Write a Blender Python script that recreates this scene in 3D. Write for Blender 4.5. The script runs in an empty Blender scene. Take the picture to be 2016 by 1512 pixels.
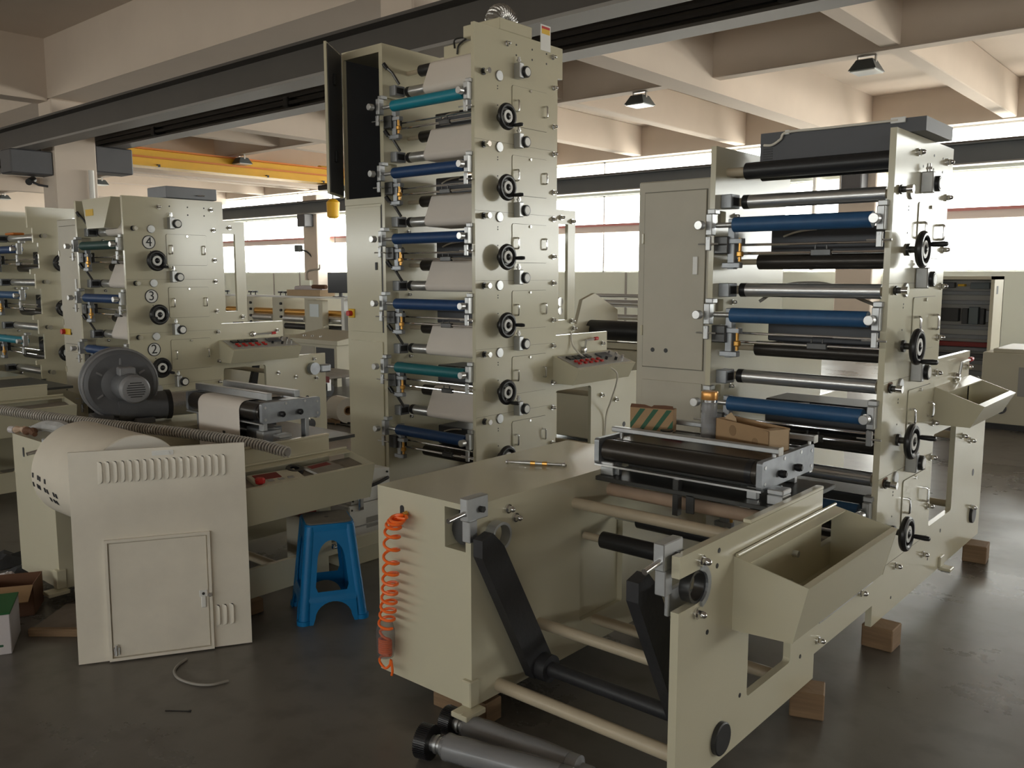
import bpy, math, random
from mathutils import Vector, Matrix
from mathutils.geometry import tessellate_polygon
random.seed(7)
scn = bpy.context.scene
COL = scn.collection
R = math.radians

# ---------------------------------------------------------------- camera
CAM_H = 1.6
cd = bpy.data.cameras.new('camera')
cam = bpy.data.objects.new('camera', cd)
COL.objects.link(cam)
cam.location = (0, 0, CAM_H)
cam.rotation_euler = (R(90 - 7.139), 0, R(40.816))
cd.sensor_fit = 'HORIZONTAL'
cd.sensor_width = 36.0
cd.lens = 36.0 * 1719.4 / 2016.0
cd.clip_start = 0.05
cd.clip_end = 300
scn.camera = cam

# ---------------------------------------------------------------- world, exposure
w = bpy.data.worlds.new('overcast_sky')
scn.world = w
w.use_nodes = True
nt = w.node_tree
nt.nodes.clear()
tc = nt.nodes.new('ShaderNodeTexCoord')
sp = nt.nodes.new('ShaderNodeSeparateXYZ')
mr = nt.nodes.new('ShaderNodeMapRange')
mr.inputs[1].default_value = -0.06
mr.inputs[2].default_value = 0.03
mx = nt.nodes.new('ShaderNodeMix')
mx.data_type = 'RGBA'
mx.inputs[6].default_value = (1.15, 1.04, 0.92, 1)
mx.inputs[7].default_value = (1.0, 0.985, 0.96, 1)
bg = nt.nodes.new('ShaderNodeBackground')
bg.inputs[1].default_value = 9.0
ow = nt.nodes.new('ShaderNodeOutputWorld')
nt.links.new(tc.outputs['Generated'], sp.inputs[0])
nt.links.new(sp.outputs[2], mr.inputs[0])
nt.links.new(mr.outputs[0], mx.inputs[0])
nt.links.new(mx.outputs[2], bg.inputs[0])
nt.links.new(bg.outputs[0], ow.inputs[0])
scn.view_settings.view_transform = 'Standard'
scn.view_settings.look = 'None'
scn.view_settings.exposure = 0.55
scn.view_settings.gamma = 1.0
scn.view_settings.use_curve_mapping = False
scn.cycles.use_denoising = True
scn.cycles.max_bounces = 9
scn.cycles.diffuse_bounces = 6
scn.cycles.glossy_bounces = 4
scn.cycles.transparent_max_bounces = 8
scn.cycles.sample_clamp_indirect = 8.0

def portal(cx, cy, cz, wd, ht, rz):
    # daylight portal in a window band (guides sampling of the sky through the glazing); faces local -Z turned to +Y*rz
    l = bpy.data.lights.new('window_portal', 'AREA')
    l.shape = 'RECTANGLE'
    l.size = wd
    l.size_y = ht
    l.cycles.is_portal = True
    o = bpy.data.objects.new('window_portal', l)
    COL.objects.link(o)
    o.location = (cx, cy, cz)
    o.rotation_euler = (R(90), 0, R(rz))
    return o

# ---------------------------------------------------------------- materials
MATS = {}
def mat(key, col, rough=0.5, metal=0.0, spec=0.5, noise=0.0, nscale=8.0, col2=None, bump=0.0, bscale=60.0,
        rnoise=0.0, stretch=None, coat=0.0, emit=None, alpha=None, trans=0.0):
    m = bpy.data.materials.new(key)
    m.use_nodes = True
    n = m.node_tree
    b = n.nodes['Principled BSDF']
    b.inputs['Base Color'].default_value = (*col, 1)
    b.inputs['Roughness'].default_value = rough
    b.inputs['Metallic'].default_value = metal
    b.inputs['Specular IOR Level'].default_value = spec
    if coat:
        b.inputs['Coat Weight'].default_value = coat
        b.inputs['Coat Roughness'].default_value = 0.15
    if trans:
        b.inputs['Transmission Weight'].default_value = trans
    if emit:
        b.inputs['Emission Color'].default_value = (*emit[:3], 1)
        b.inputs['Emission Strength'].default_value = emit[3]
    if noise or bump or rnoise:
        t = n.nodes.new('ShaderNodeTexCoord')
        src = t.outputs['Object']
        if stretch:
            mp = n.nodes.new('ShaderNodeMapping')
            mp.inputs['Scale'].default_value = stretch
            n.links.new(src, mp.inputs[0])
            src = mp.outputs[0]
        nz = n.nodes.new('ShaderNodeTexNoise')
        nz.inputs['Scale'].default_value = nscale
        nz.inputs['Detail'].default_value = 6
        nz.inputs['Roughness'].default_value = 0.6
        n.links.new(src, nz.inputs['Vector'])
        if noise:
            c2 = col2 or tuple(c * (1 - noise) for c in col)
            cr = n.nodes.new('ShaderNodeValToRGB')
            cr.color_ramp.elements[0].position = 0.28
            cr.color_ramp.elements[1].position = 0.80
            cr.color_ramp.elements[0].color = (*col, 1)
            cr.color_ramp.elements[1].color = (*c2, 1)
            n.links.new(nz.outputs[0], cr.inputs[0])
            n.links.new(cr.outputs[0], b.inputs['Base Color'])
        if rnoise:
            mr = n.nodes.new('ShaderNodeMapRange')
            mr.inputs[3].default_value = max(0.03, rough - rnoise)
            mr.inputs[4].default_value = min(1, rough + rnoise)
            n.links.new(nz.outputs[0], mr.inputs[0])
            n.links.new(mr.outputs[0], b.inputs['Roughness'])
        if bump:
            nb = n.nodes.new('ShaderNodeTexNoise')
            nb.inputs['Scale'].default_value = bscale
            nb.inputs['Detail'].default_value = 3
            n.links.new(src, nb.inputs['Vector'])
            bp = n.nodes.new('ShaderNodeBump')
            bp.inputs['Strength'].default_value = bump
            bp.inputs['Distance'].default_value = 0.01
            n.links.new(nb.outputs[0], bp.inputs['Height'])
            n.links.new(bp.outputs[0], b.inputs['Normal'])
    MATS[key] = m
    return m

mat('beige', (0.60, 0.565, 0.425), 0.17, spec=0.62, noise=0.05, nscale=2.0, bump=0.012, bscale=25)
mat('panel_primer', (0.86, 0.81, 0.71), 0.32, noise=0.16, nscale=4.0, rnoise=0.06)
mat('beige_dark', (0.50, 0.465, 0.38), 0.42, noise=0.12, nscale=4.0)
mat('beige_dusty', (0.56, 0.52, 0.43), 0.45, noise=0.28, nscale=3.5, rnoise=0.1)
mat('seam', (0.16, 0.15, 0.12), 0.6)
mat('steel', (0.68, 0.68, 0.68), 0.30, metal=0.85, noise=0.2, nscale=14, stretch=(1, 12, 12))
mat('chrome', (0.72, 0.72, 0.73), 0.14, metal=1.0)
mat('alu', (0.55, 0.56, 0.57), 0.38, metal=0.85, noise=0.25, nscale=9, rnoise=0.1)
mat('alu_dirty', (0.42, 0.44, 0.47), 0.42, metal=0.7, noise=0.4, nscale=7, rnoise=0.12)
mat('dark_steel', (0.10, 0.10, 0.10), 0.32, metal=0.7, noise=0.3, nscale=10)
mat('black_paint', (0.028, 0.028, 0.03), 0.45, noise=0.3, nscale=6)
mat('black_plastic', (0.015, 0.015, 0.017), 0.32)
mat('black_rubber', (0.022, 0.022, 0.024), 0.38, noise=0.2, nscale=5)
mat('anilox', (0.055, 0.048, 0.042), 0.3, metal=0.5, noise=0.3, nscale=20, stretch=(0.3, 1, 1))
mat('blue_rubber', (0.028, 0.105, 0.245), 0.42, noise=0.25, nscale=18, bump=0.05, bscale=40)
mat('navy_rubber', (0.012, 0.055, 0.17), 0.45, noise=0.2, nscale=18)
mat('teal_rubber', (0.008, 0.14, 0.16), 0.45, noise=0.2, nscale=18)
mat('cyan_rubber', (0.006, 0.235, 0.33), 0.42, noise=0.15, nscale=18)
mat('green_rubber', (0.012, 0.065, 0.06), 0.45, noise=0.2, nscale=18)
mat('paper', (0.72, 0.66, 0.60), 0.7, noise=0.06, nscale=5)
mat('paper_roll', (0.74, 0.68, 0.58), 0.7, noise=0.08, nscale=6)
mat('paper_end', (0.82, 0.78, 0.71), 0.7)
mat('white', (0.78, 0.78, 0.76), 0.45)
mat('white_plastic', (0.8, 0.8, 0.78), 0.35)
mat('ink_black', (0.02, 0.02, 0.025), 0.5)
mat('brass', (0.70, 0.38, 0.10), 0.3, metal=0.8)
mat('red', (0.55, 0.02, 0.02), 0.4)
mat('rail_red', (0.62, 0.25, 0.24), 0.5)
mat('dark_red', (0.20, 0.015, 0.015), 0.5)
mat('yellow_sign', (0.75, 0.46, 0.02), 0.5)
mat('yellow_paint', (0.80, 0.47, 0.02), 0.45, noise=0.12, nscale=2)
mat('orange_rail', (0.65, 0.20, 0.03), 0.5)
mat('stool_blue', (0.004, 0.205, 0.52), 0.36, noise=0.25, nscale=6, bump=0.03, bscale=30)
mat('stool_dust', (0.17, 0.155, 0.135), 0.75, noise=0.25, nscale=20)
mat('orange_hose', (1.0, 0.17, 0.02), 0.28, spec=0.6)
mat('grey_blower', (0.135, 0.138, 0.148), 0.55, noise=0.25, nscale=7, bump=0.08, bscale=90)
mat('grey_blower_light', (0.24, 0.24, 0.25), 0.5, noise=0.2, nscale=9)
mat('box_grey', (0.085, 0.088, 0.10), 0.5, noise=0.12, nscale=5)
mat('hood_grey', (0.20, 0.21, 0.235), 0.4, noise=0.15, nscale=5)
mat('foil', (0.55, 0.55, 0.55), 0.3, metal=1.0, bump=0.5, bscale=60)
mat('cardboard', (0.42, 0.27, 0.145), 0.8, noise=0.2, nscale=5)
mat('cardboard_light', (0.55, 0.40, 0.25), 0.8, noise=0.12, nscale=6)
mat('cardboard_dark', (0.16, 0.075, 0.04), 0.85, noise=0.2, nscale=8)
mat('carton_green', (0.035, 0.12, 0.065), 0.7)
mat('wood', (0.30, 0.19, 0.105), 0.75, noise=0.4, nscale=5, stretch=(1, 1, 12), bump=0.15)
mat('cast_black', (0.032, 0.032, 0.036), 0.5, noise=0.35, nscale=9, bump=0.1, bscale=50)
mat('tube_beige', (0.55, 0.47, 0.345), 0.4, noise=0.18, nscale=6)
mat('tube_wood', (0.60, 0.43, 0.31), 0.6, noise=0.25, nscale=8)
mat('clear_wrap', (0.5, 0.5, 0.5), 0.2, spec=0.6, noise=0.3, nscale=20, bump=0.5, bscale=40)
mat('spiral', (0.46, 0.43, 0.39), 0.35, spec=0.6)
mat('spiral_core', (0.24, 0.22, 0.20), 0.5)
mat('card_stain', (0.27, 0.17, 0.09), 0.85)
mat('cable_white', (0.72, 0.68, 0.60), 0.45)
mat('cable_black', (0.02, 0.02, 0.02), 0.45)
mat('cable_grey', (0.30, 0.28, 0.25), 0.5)
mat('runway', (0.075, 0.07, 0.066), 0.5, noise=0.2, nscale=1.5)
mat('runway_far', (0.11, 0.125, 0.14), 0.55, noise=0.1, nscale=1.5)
mat('flange', (0.26, 0.255, 0.25), 0.5)
mat('rail_rust', (0.06, 0.04, 0.03), 0.6)
mat('concrete_white', (0.68, 0.60, 0.525), 0.85, noise=0.10, nscale=0.8, bump=0.04, bscale=14)
mat('wall_green', (0.84, 0.90, 0.82), 0.8, noise=0.05, nscale=0.7)
mat('wall_white', (0.66, 0.60, 0.535), 0.85, noise=0.08, nscale=0.7)
mat('frame_white', (0.85, 0.86, 0.86), 0.45)
mat('transom_pink', (0.86, 0.76, 0.72), 0.7)
mat('lamp_grey', (0.10, 0.12, 0.13), 0.4)
mat('lamp_lens', (0.75, 0.82, 0.85), 0.25)
mat('panel_grey', (0.36, 0.35, 0.33), 0.4)
mat('screen', (0.02, 0.022, 0.028), 0.15)
mat('floor_tray', (0.065, 0.065, 0.062), 0.4, metal=0.3, noise=0.3, nscale=8)
mat('red_button', (0.45, 0.015, 0.012), 0.35)
mat('green_box', (0.012, 0.12, 0.03), 0.6)
mat('white_box', (0.62, 0.58, 0.60), 0.7, noise=0.05, nscale=5)
mat('trash', (0.28, 0.235, 0.195), 0.85, noise=0.3, nscale=10)
mat('dark_trash', (0.03, 0.033, 0.04), 0.7, noise=0.4, nscale=12)
mat('copper_lid', (0.72, 0.36, 0.11), 0.3, metal=0.6)
mat('casette_cyan', (0.02, 0.42, 0.50), 0.5)
mat('dirty_sheet', (0.30, 0.27, 0.23), 0.7, noise=0.25, nscale=9)
mat('ivory', (0.62, 0.585, 0.46), 0.5, noise=0.08, nscale=2)
mat('outdoor_grey', (0.35, 0.35, 0.34), 0.9)

def glass_mat():
    m = bpy.data.materials.new('window_glass')
    m.use_nodes = True
    n = m.node_tree
    n.nodes.clear()
    t = n.nodes.new('ShaderNodeBsdfTransparent')
    t.inputs[0].default_value = (0.93, 0.95, 0.94, 1)
    g = n.nodes.new('ShaderNodeBsdfGlossy')
    g.inputs['Roughness'].default_value = 0.03
    f = n.nodes.new('ShaderNodeMixShader')
    f.inputs[0].default_value = 0.06
    o = n.nodes.new('ShaderNodeOutputMaterial')
    n.links.new(t.outputs[0], f.inputs[1])
    n.links.new(g.outputs[0], f.inputs[2])
    n.links.new(f.outputs[0], o.inputs[0])
    MATS['glass'] = m
    m2 = bpy.data.materials.new('clear_plastic')
    m2.use_nodes = True
    n = m2.node_tree
    n.nodes.clear()
    t = n.nodes.new('ShaderNodeBsdfTransparent')
    t.inputs[0].default_value = (0.75, 0.75, 0.76, 1)
    g = n.nodes.new('ShaderNodeBsdfPrincipled')
    g.inputs['Base Color'].default_value = (0.45, 0.45, 0.46, 1)
    g.inputs['Roughness'].default_value = 0.2
    f = n.nodes.new('ShaderNodeMixShader')
    f.inputs[0].default_value = 0.42
    o = n.nodes.new('ShaderNodeOutputMaterial')
    n.links.new(t.outputs[0], f.inputs[1])
    n.links.new(g.outputs[0], f.inputs[2])
    n.links.new(f.outputs[0], o.inputs[0])
    MATS['clear_plastic'] = m2
    m3_ = m2.copy()
    m3_.name = 'thin_film'
    [q for q in m3_.node_tree.nodes if q.type == 'MIX_SHADER'][0].inputs[0].default_value = 0.16
    MATS['thin_film'] = m3_
glass_mat()

def floor_mat():
    m = bpy.data.materials.new('factory_floor')
    m.use_nodes = True
    n = m.node_tree
    b = n.nodes['Principled BSDF']
    t = n.nodes.new('ShaderNodeTexCoord')
    n1 = n.nodes.new('ShaderNodeTexNoise')
    n1.inputs['Scale'].default_value = 0.9
    n1.inputs['Detail'].default_value = 9
    n1.inputs['Roughness'].default_value = 0.65
    n2 = n.nodes.new('ShaderNodeTexNoise')
    n2.inputs['Scale'].default_value = 7.0
    n2.inputs['Detail'].default_value = 8
    n.links.new(t.outputs['Object'], n1.inputs['Vector'])
    n.links.new(t.outputs['Object'], n2.inputs['Vector'])
    cr = n.nodes.new('ShaderNodeValToRGB')
    cr.color_ramp.elements[0].position = 0.32
    cr.color_ramp.elements[1].position = 0.7
    cr.color_ramp.elements[0].color = (0.115, 0.105, 0.093, 1)
    cr.color_ramp.elements[1].color = (0.175, 0.163, 0.148, 1)
    n.links.new(n1.outputs[0], cr.inputs[0])
    cr2 = n.nodes.new('ShaderNodeValToRGB')
    cr2.color_ramp.elements[0].position = 0.50
    cr2.color_ramp.elements[1].position = 0.85
    cr2.color_ramp.elements[0].color = (1, 1, 1, 1)
    cr2.color_ramp.elements[1].color = (0.45, 0.40, 0.37, 1)
    n.links.new(n2.outputs[0], cr2.inputs[0])
    mx = n.nodes.new('ShaderNodeMix')
    mx.data_type = 'RGBA'
    mx.blend_type = 'MULTIPLY'
    mx.inputs[0].default_value = 0.7
    n.links.new(cr.outputs[0], mx.inputs[6])
    n.links.new(cr2.outputs[0], mx.inputs[7])
    n.links.new(mx.outputs[2], b.inputs['Base Color'])
    mr = n.nodes.new('ShaderNodeMapRange')
    mr.inputs[1].default_value = 0.3
    mr.inputs[2].default_value = 0.7
    mr.inputs[3].default_value = 0.22
    mr.inputs[4].default_value = 0.40
    n.links.new(n1.outputs[0], mr.inputs[0])
    n.links.new(mr.outputs[0], b.inputs['Roughness'])
    bp = n.nodes.new('ShaderNodeBump')
    bp.inputs['Strength'].default_value = 0.05
    bp.inputs['Distance'].default_value = 0.01
    n.links.new(n2.outputs[0], bp.inputs['Height'])
    n.links.new(bp.outputs[0], b.inputs['Normal'])
    MATS['floor'] = m
floor_mat()

# ---------------------------------------------------------------- mesh builder
class MB:
    def __init__(s):
        s.v = []
        s.f = []
    def add(s, vs, fs):
        o = len(s.v)
        s.v += [tuple(p) for p in vs]
        s.f += [tuple(i + o for i in f) for f in fs]
        return s
    def box(s, x0, x1, y0, y1, z0, z1, c=0.0):
        if x0 > x1: x0, x1 = x1, x0
        if y0 > y1: y0, y1 = y1, y0
        if z0 > z1: z0, z1 = z1, z0
        h = ((x1 - x0) / 2, (y1 - y0) / 2, (z1 - z0) / 2)
        m = ((x0 + x1) / 2, (y0 + y1) / 2, (z0 + z1) / 2)
        c = min(c, min(h) * 0.9)
        if c <= 0:
            vs = [(x, y, z) for x in (x0, x1) for y in (y0, y1) for z in (z0, z1)]
            return s.add(vs, [(0, 1, 3, 2), (4, 6, 7, 5), (0, 4, 5, 1), (2, 3, 7, 6), (0, 2, 6, 4), (1, 5, 7, 3)])
        idx = {}
        vs = []
        for sx in (-1, 1):
            for sy in (-1, 1):
                for sz in (-1, 1):
                    sg = (sx, sy, sz)
                    for a in range(3):
                        idx[(sg, a)] = len(vs)
                        vs.append(tuple(m[k] + sg[k] * (h[k] if k == a else h[k] - c) for k in range(3)))
        fs = []
        def sgn(d):
            return (d[0], d[1], d[2])
        for a in range(3):
            b, e = (a + 1) % 3, (a + 2) % 3
            for sa in (-1, 1):
                q = []
                for sb, se in ((-1, -1), (1, -1), (1, 1), (-1, 1)):
                    d = {a: sa, b: sb, e: se}
                    q.append(idx[(sgn(d), a)])
                fs.append(q if sa > 0 else q[::-1])
            for sb in (-1, 1):
                for se in (-1, 1):
                    q = []
                    for sa, ax in ((-1, b), (1, b), (1, e), (-1, e)):
                        d = {a: sa, b: sb, e: se}
                        q.append(idx[(sgn(d), ax)])
                    fs.append(q if sb * se < 0 else q[::-1])
        for sx in (-1, 1):
            for sy in (-1, 1):
                for sz in (-1, 1):
                    q = [idx[((sx, sy, sz), a)] for a in range(3)]
                    fs.append(q if sx * sy * sz > 0 else q[::-1])
        return s.add(vs, fs)
    def cyl(s, p0, p1, r, n=20, r2=None, caps=True, hole=0.0):
        p0 = Vector(p0); p1 = Vector(p1)
        r2 = r if r2 is None else r2
        d = (p1 - p0).normalized()
        a = d.orthogonal().normalized()
        b = d.cross(a)
        vs = []
        for p, rr in ((p0, r), (p1, r2)):
            for i in range(n):
                t = 2 * math.pi * i / n
                vs.append(p + a * (rr * math.cos(t)) + b * (rr * math.sin(t)))
        fs = [(i, (i + 1) % n, n + (i + 1) % n, n + i) for i in range(n)]
        if hole > 0:
            for p, rr in ((p0, hole), (p1, hole)):
                for i in range(n):
                    t = 2 * math.pi * i / n
                    vs.append(p + a * (rr * math.cos(t)) + b * (rr * math.sin(t)))
            for i in range(n):
                j = (i + 1) % n
                fs.append((2 * n + j, 2 * n + i, 3 * n + i, 3 * n + j))
                fs.append((i, 2 * n + i, 2 * n + j, j))
                fs.append((n + j, 3 * n + j, 3 * n + i, n + i))
        elif caps:
            fs.append(tuple(range(n))[::-1])
            fs.append(tuple(range(n, 2 * n)))
        return s.add(vs, fs)
    def lathe(s, p0, axis, prof, n=24):
        # prof: list of (distance along axis, radius)
        p0 = Vector(p0); d = Vector(axis).normalized()
        a = d.orthogonal().normalized(); b = d.cross(a)
        vs = []; fs = []
        for t, rr in prof:
            for i in range(n):
                q = 2 * math.pi * i / n
                vs.append(p0 + d * t + (a * math.cos(q) + b * math.sin(q)) * max(rr, 1e-5))
        for k in range(len(prof) - 1):
            for i in range(n):
                j = (i + 1) % n
                fs.append((k * n + i, k * n + j, (k + 1) * n + j, (k + 1) * n + i))
        fs.append(tuple(range(n))[::-1])
        fs.append(tuple(range((len(prof) - 1) * n, len(prof) * n)))
        return s.add(vs, fs)
    def torus(s, c, axis, R_, r, n=32, k=10):
        c = Vector(c); d = Vector(axis).normalized()
        a = d.orthogonal().normalized(); b = d.cross(a)
        vs = []; fs = []
        for i in range(n):
            t = 2 * math.pi * i / n
            u = a * math.cos(t) + b * math.sin(t)
            for j in range(k):
                q = 2 * math.pi * j / k
                vs.append(c + u * (R_ + r * math.cos(q)) + d * (r * math.sin(q)))
        for i in range(n):
            for j in range(k):
                fs.append((i * k + j, ((i + 1) % n) * k + j, ((i + 1) % n) * k + (j + 1) % k, i * k + (j + 1) % k))
        return s.add(vs, fs)
    def tube(s, pts, r, n=8, caps=True):
        pts = [Vector(p) for p in pts]
        vs = []; fs = []
        prev = None
        for i, p in enumerate(pts):
            d = (pts[min(i + 1, len(pts) - 1)] - pts[max(i - 1, 0)]).normalized()
            if prev is None:
                a = d.orthogonal().normalized()
            else:
                a = (prev - d * prev.dot(d))
                a = a.normalized() if a.length > 1e-6 else d.orthogonal().normalized()
            prev = a
            b = d.cross(a)
            rr = r[i] if isinstance(r, (list, tuple)) else r
            for k in range(n):
                t = 2 * math.pi * k / n
                vs.append(p + a * (rr * math.cos(t)) + b * (rr * math.sin(t)))
        for i in range(len(pts) - 1):
            for k in range(n):
                j = (k + 1) % n
                fs.append((i * n + k, i * n + j, (i + 1) * n + j, (i + 1) * n + k))
        if caps:
            fs.append(tuple(range(n))[::-1])
            fs.append(tuple(range((len(pts) - 1) * n, len(pts) * n)))
        return s.add(vs, fs)
    def ext(s, pts, axis, a0, a1, holes=()):
        # extrude a 2D polygon (with holes). axis 'x': pts are (y,z); 'y': (x,z); 'z': (x,y)
        def area(p):
            return sum(p[i][0] * p[(i + 1) % len(p)][1] - p[(i + 1) % len(p)][0] * p[i][1] for i in range(len(p)))
        loops = [list(pts) if area(pts) > 0 else list(pts)[::-1]]
        for h in holes:
            loops.append(list(h) if area(h) < 0 else list(h)[::-1])
        flat = [p for l in loops for p in l]
        tris = tessellate_polygon([[Vector((p[0], p[1], 0)) for p in l] for l in loops])
        def P(p, a):
            return {'x': (a, p[0], p[1]), 'y': (p[0], a, p[1]), 'z': (p[0], p[1], a)}[axis]
        n = len(flat)
        vs = [P(p, a0) for p in flat] + [P(p, a1) for p in flat]
        fs = []
        flip = (axis == 'y')
        if a1 < a0: flip = not flip
        for t in tris:
            (x1, y1), (x2, y2), (x3, y3) = flat[t[0]], flat[t[1]], flat[t[2]]
            ccw = (x2 - x1) * (y3 - y1) - (x3 - x1) * (y2 - y1) > 0
            t = tuple(t) if ccw else tuple(t)[::-1]
            top = tuple(i + n for i in t)
            bot = t[::-1]
            fs += [top, bot] if not flip else [top[::-1], bot[::-1]]
        o = 0
        for l in loops:
            m = len(l)
            for i in range(m):
                q = (o + i, o + (i + 1) % m, n + o + (i + 1) % m, n + o + i)
                fs.append(q if not flip else q[::-1])
            o += m
        return s.add(vs, fs)
    def sheet(s, pts, th):
        # thin curved strip: list of ((x0,y,z),(x1,y,z)) rails, thickness by duplicate offset in normal
        n = len(pts)
        vs = []
        for i in range(n):
            a, b = Vector(pts[i][0]), Vector(pts[i][1])
            p = Vector(pts[max(i - 1, 0)][0]); q = Vector(pts[min(i + 1, n - 1)][0])
            nr = (q - p).cross(b - a)
            nr = nr.normalized() * th if nr.length > 1e-9 else Vector((0, 0, th))
            vs += [a, b, a - nr, b - nr]
        fs = []
        for i in range(n - 1):
            o, e = i * 4, i * 4 + 4
            fs += [(o, o + 1, e + 1, e), (o + 2, e + 2, e + 3, o + 3), (o, e, e + 2, o + 2), (o + 1, o + 3, e + 3, e + 1)]
        fs += [(0, 2, 3, 1), ((n - 1) * 4, (n - 1) * 4 + 1, (n - 1) * 4 + 3, (n - 1) * 4 + 2)]
        return s.add(vs, fs)
    def move(s, M):
        s.v = [tuple(M @ Vector(p)) for p in s.v]
        return s
    def mesh(s, name, material, smooth=35):
        me = bpy.data.meshes.new(name)
        me.from_pydata(s.v, [], s.f)
        me.validate()
        if smooth:
            me.polygons.foreach_set('use_smooth', [True] * len(me.polygons))
            me.set_sharp_from_angle(angle=R(smooth))
        me.materials.append(MATS[material])
        me.update()
        return me

def link(name, me, parent=None, loc=(0, 0, 0), rot=(0, 0, 0), label=None):
    o = bpy.data.objects.new(name, me)
    COL.objects.link(o)
    o.location = loc
    o.rotation_euler = rot
    if parent is not None:
        o.parent = parent
    if label:
        o['label'] = label
    return o
def part(name, mb, material, parent, loc=(0, 0, 0), rot=(0, 0, 0), label=None, smooth=35):
    return link(name, mb.mesh(name, material, smooth), parent, loc, rot, label)
def tag(o, label, cat, group=None):
    o['label'] = label
    o['category'] = cat
    if group: o['group'] = group
    return o
def thing(name, label, cat, loc=(0, 0, 0), rz=0.0, group=None):
    o = bpy.data.objects.new(name, None)
    COL.objects.link(o)
    o.location = loc
    o.rotation_euler = (0, 0, rz)
    o.empty_display_size = 0.1
    return tag(o, label, cat, group)
def struct(name, mb, material, smooth=35):
    o = part(name, mb, material, None, smooth=smooth)
    o['kind'] = 'structure'
    return o
CACHE = {}
def cached(key, fn, material, smooth=35):
    if key not in CACHE:
        CACHE[key] = fn().mesh(key, material, smooth)
    return CACHE[key]
def rrect(y0, y1, z0, z1, r, n=4):
    p = []
    for cx, cy, a0 in ((y1 - r, z1 - r, 0), (y0 + r, z1 - r, 90), (y0 + r, z0 + r, 180), (y1 - r, z0 + r, 270)):
        for i in range(n + 1):
            a = R(a0 + 90 * i / n)
            p.append((cx + r * math.cos(a), cy + r * math.sin(a)))
    return p
def circ(cx, cy, r, n=20):
    return [(cx + r * math.cos(2 * math.pi * i / n), cy + r * math.sin(2 * math.pi * i / n)) for i in range(n)]
def bez(pts, n=12):
    # Catmull-Rom through points
    P = [Vector(p) for p in pts]
    P = [P[0] * 2 - P[1]] + P + [P[-1] * 2 - P[-2]]
    out = []
    for i in range(1, len(P) - 2):
        for k in range(n):
            t = k / n
            a, b, c, d = P[i - 1], P[i], P[i + 1], P[i + 2]
            out.append(0.5 * ((2 * b) + (c - a) * t + (2 * a - 5 * b + 4 * c - d) * t * t + (3 * b - a - 3 * c + d) * t ** 3))
    out.append(P[-2])
    return out
def text_mesh(txt, size, depth, material):
    cu = bpy.data.curves.new('lettering', 'FONT')
    cu.body = txt
    cu.size = size
    cu.extrude = depth
    cu.align_x = 'CENTER'
    cu.align_y = 'CENTER'
    o = bpy.data.objects.new('lettering', cu)
    COL.objects.link(o)
    dg = bpy.context.evaluated_depsgraph_get()
    dg.update()
    me = bpy.data.meshes.new_from_object(o.evaluated_get(dg))
    bpy.data.objects.remove(o)
    me.materials.clear()
    me.materials.append(MATS[material])
    return me

# ================================================================ the building
XL, XR, YB, YF = -42.0, 13.0, -9.0, 20.0
ZS = 5.4           # slab underside
struct('floor', MB().box(XL - .3, XR + .3, YB - .3, YF + .3, -0.2, 0.0), 'floor')
struct('ceiling', MB().box(XL - .3, XR + .3, YB - .3, YF + .3, ZS, ZS + .2), 'concrete_white')
struct('wall_left', MB().box(XL - .3, XL, YB - .3, YF + .3, 0, ZS), 'wall_white')
RY0, RY1 = 8.0, 18.5
struct('wall_right', MB().box(XR, XR + .3, YB - .3, YF + .3, 0, 1.66).box(XR, XR + .3, YB - .3, YF + .3, 3.74, ZS).box(XR, XR + .3, YB - .3, RY0, 1.66, 3.74).box(XR, XR + .3, RY1, YF + .3, 1.66, 3.74), 'wall_white')
SILL, HEAD, CL0, CL1 = 1.66, 3.74, 4.22, 4.64
struct('wall_far', MB().box(XL, XR, YF, YF + .25, 0, SILL).box(XL, XR, YF, YF + .25, HEAD, CL0), 'wall_green')
struct('ceiling_beam', MB().box(XL, XR, YF - .25, YF + .25, CL1, ZS), 'concrete_white')
# camera-side wall with its own window band
BS, BH = 2.1, 2.85
struct('wall_back', MB().box(XL, XR, YB - .25, YB, 0, BS).box(XL, XR, YB - .25, YB, BH, ZS), 'wall_white')
# pale panel joints on the far wall
for x in (-33.2, -29.6, -27.9, -21.5, -17.5, -13.2, -9.0):
    o = struct('trim_joint', MB().box(x - .03, x + .03, YF - .02, YF, 0, SILL), 'panel_grey')

# glazing of the far wall: one unit per bay of 3.5 m
def window_unit(idx, x0, x1, y, bands, frame='frame_white'):
    e = bpy.data.objects.new('window_%d' % idx, None)
    COL.objects.link(e)
    e.location = ((x0 + x1) / 2, y, bands[0][0])
    e['kind'] = 'structure'
    wd = x1 - x0
    for z0, z1, tr in bands:
        a, b = z0 - bands[0][0], z1 - bands[0][0]
        f = MB()
        f.box(-wd / 2, wd / 2, -.03, .03, a, a + .04).box(-wd / 2, wd / 2, -.03, .03, b - .04, b)
        f.box(-wd / 2, -wd / 2 + .022, -.03, .03, a, b).box(wd / 2 - .022, wd / 2, -.03, .03, a, b)
        part('window_frame', f, frame, e)
        zs = [(a + .04, b - .04)]
        if tr:
            part('transom', MB().box(-wd / 2, wd / 2, -.10, .04, tr[0] - bands[0][0], tr[1] - bands[0][0], .01), 'transom_pink', e)
            part('transom_cap', MB().box(-wd / 2, wd / 2, -.13, -.1, tr[1] - bands[0][0] - .04, tr[1] - bands[0][0] + .02), 'rail_red', e)
            zs = [(a + .04, tr[0] - bands[0][0]), (tr[1] - bands[0][0], b - .04)]
        for p, q in zs:
            part('pane', MB().box(-wd / 2 + .022, wd / 2 - .022, -.004, .004, p, q), 'glass', e)
x = XL
k = 1
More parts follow.
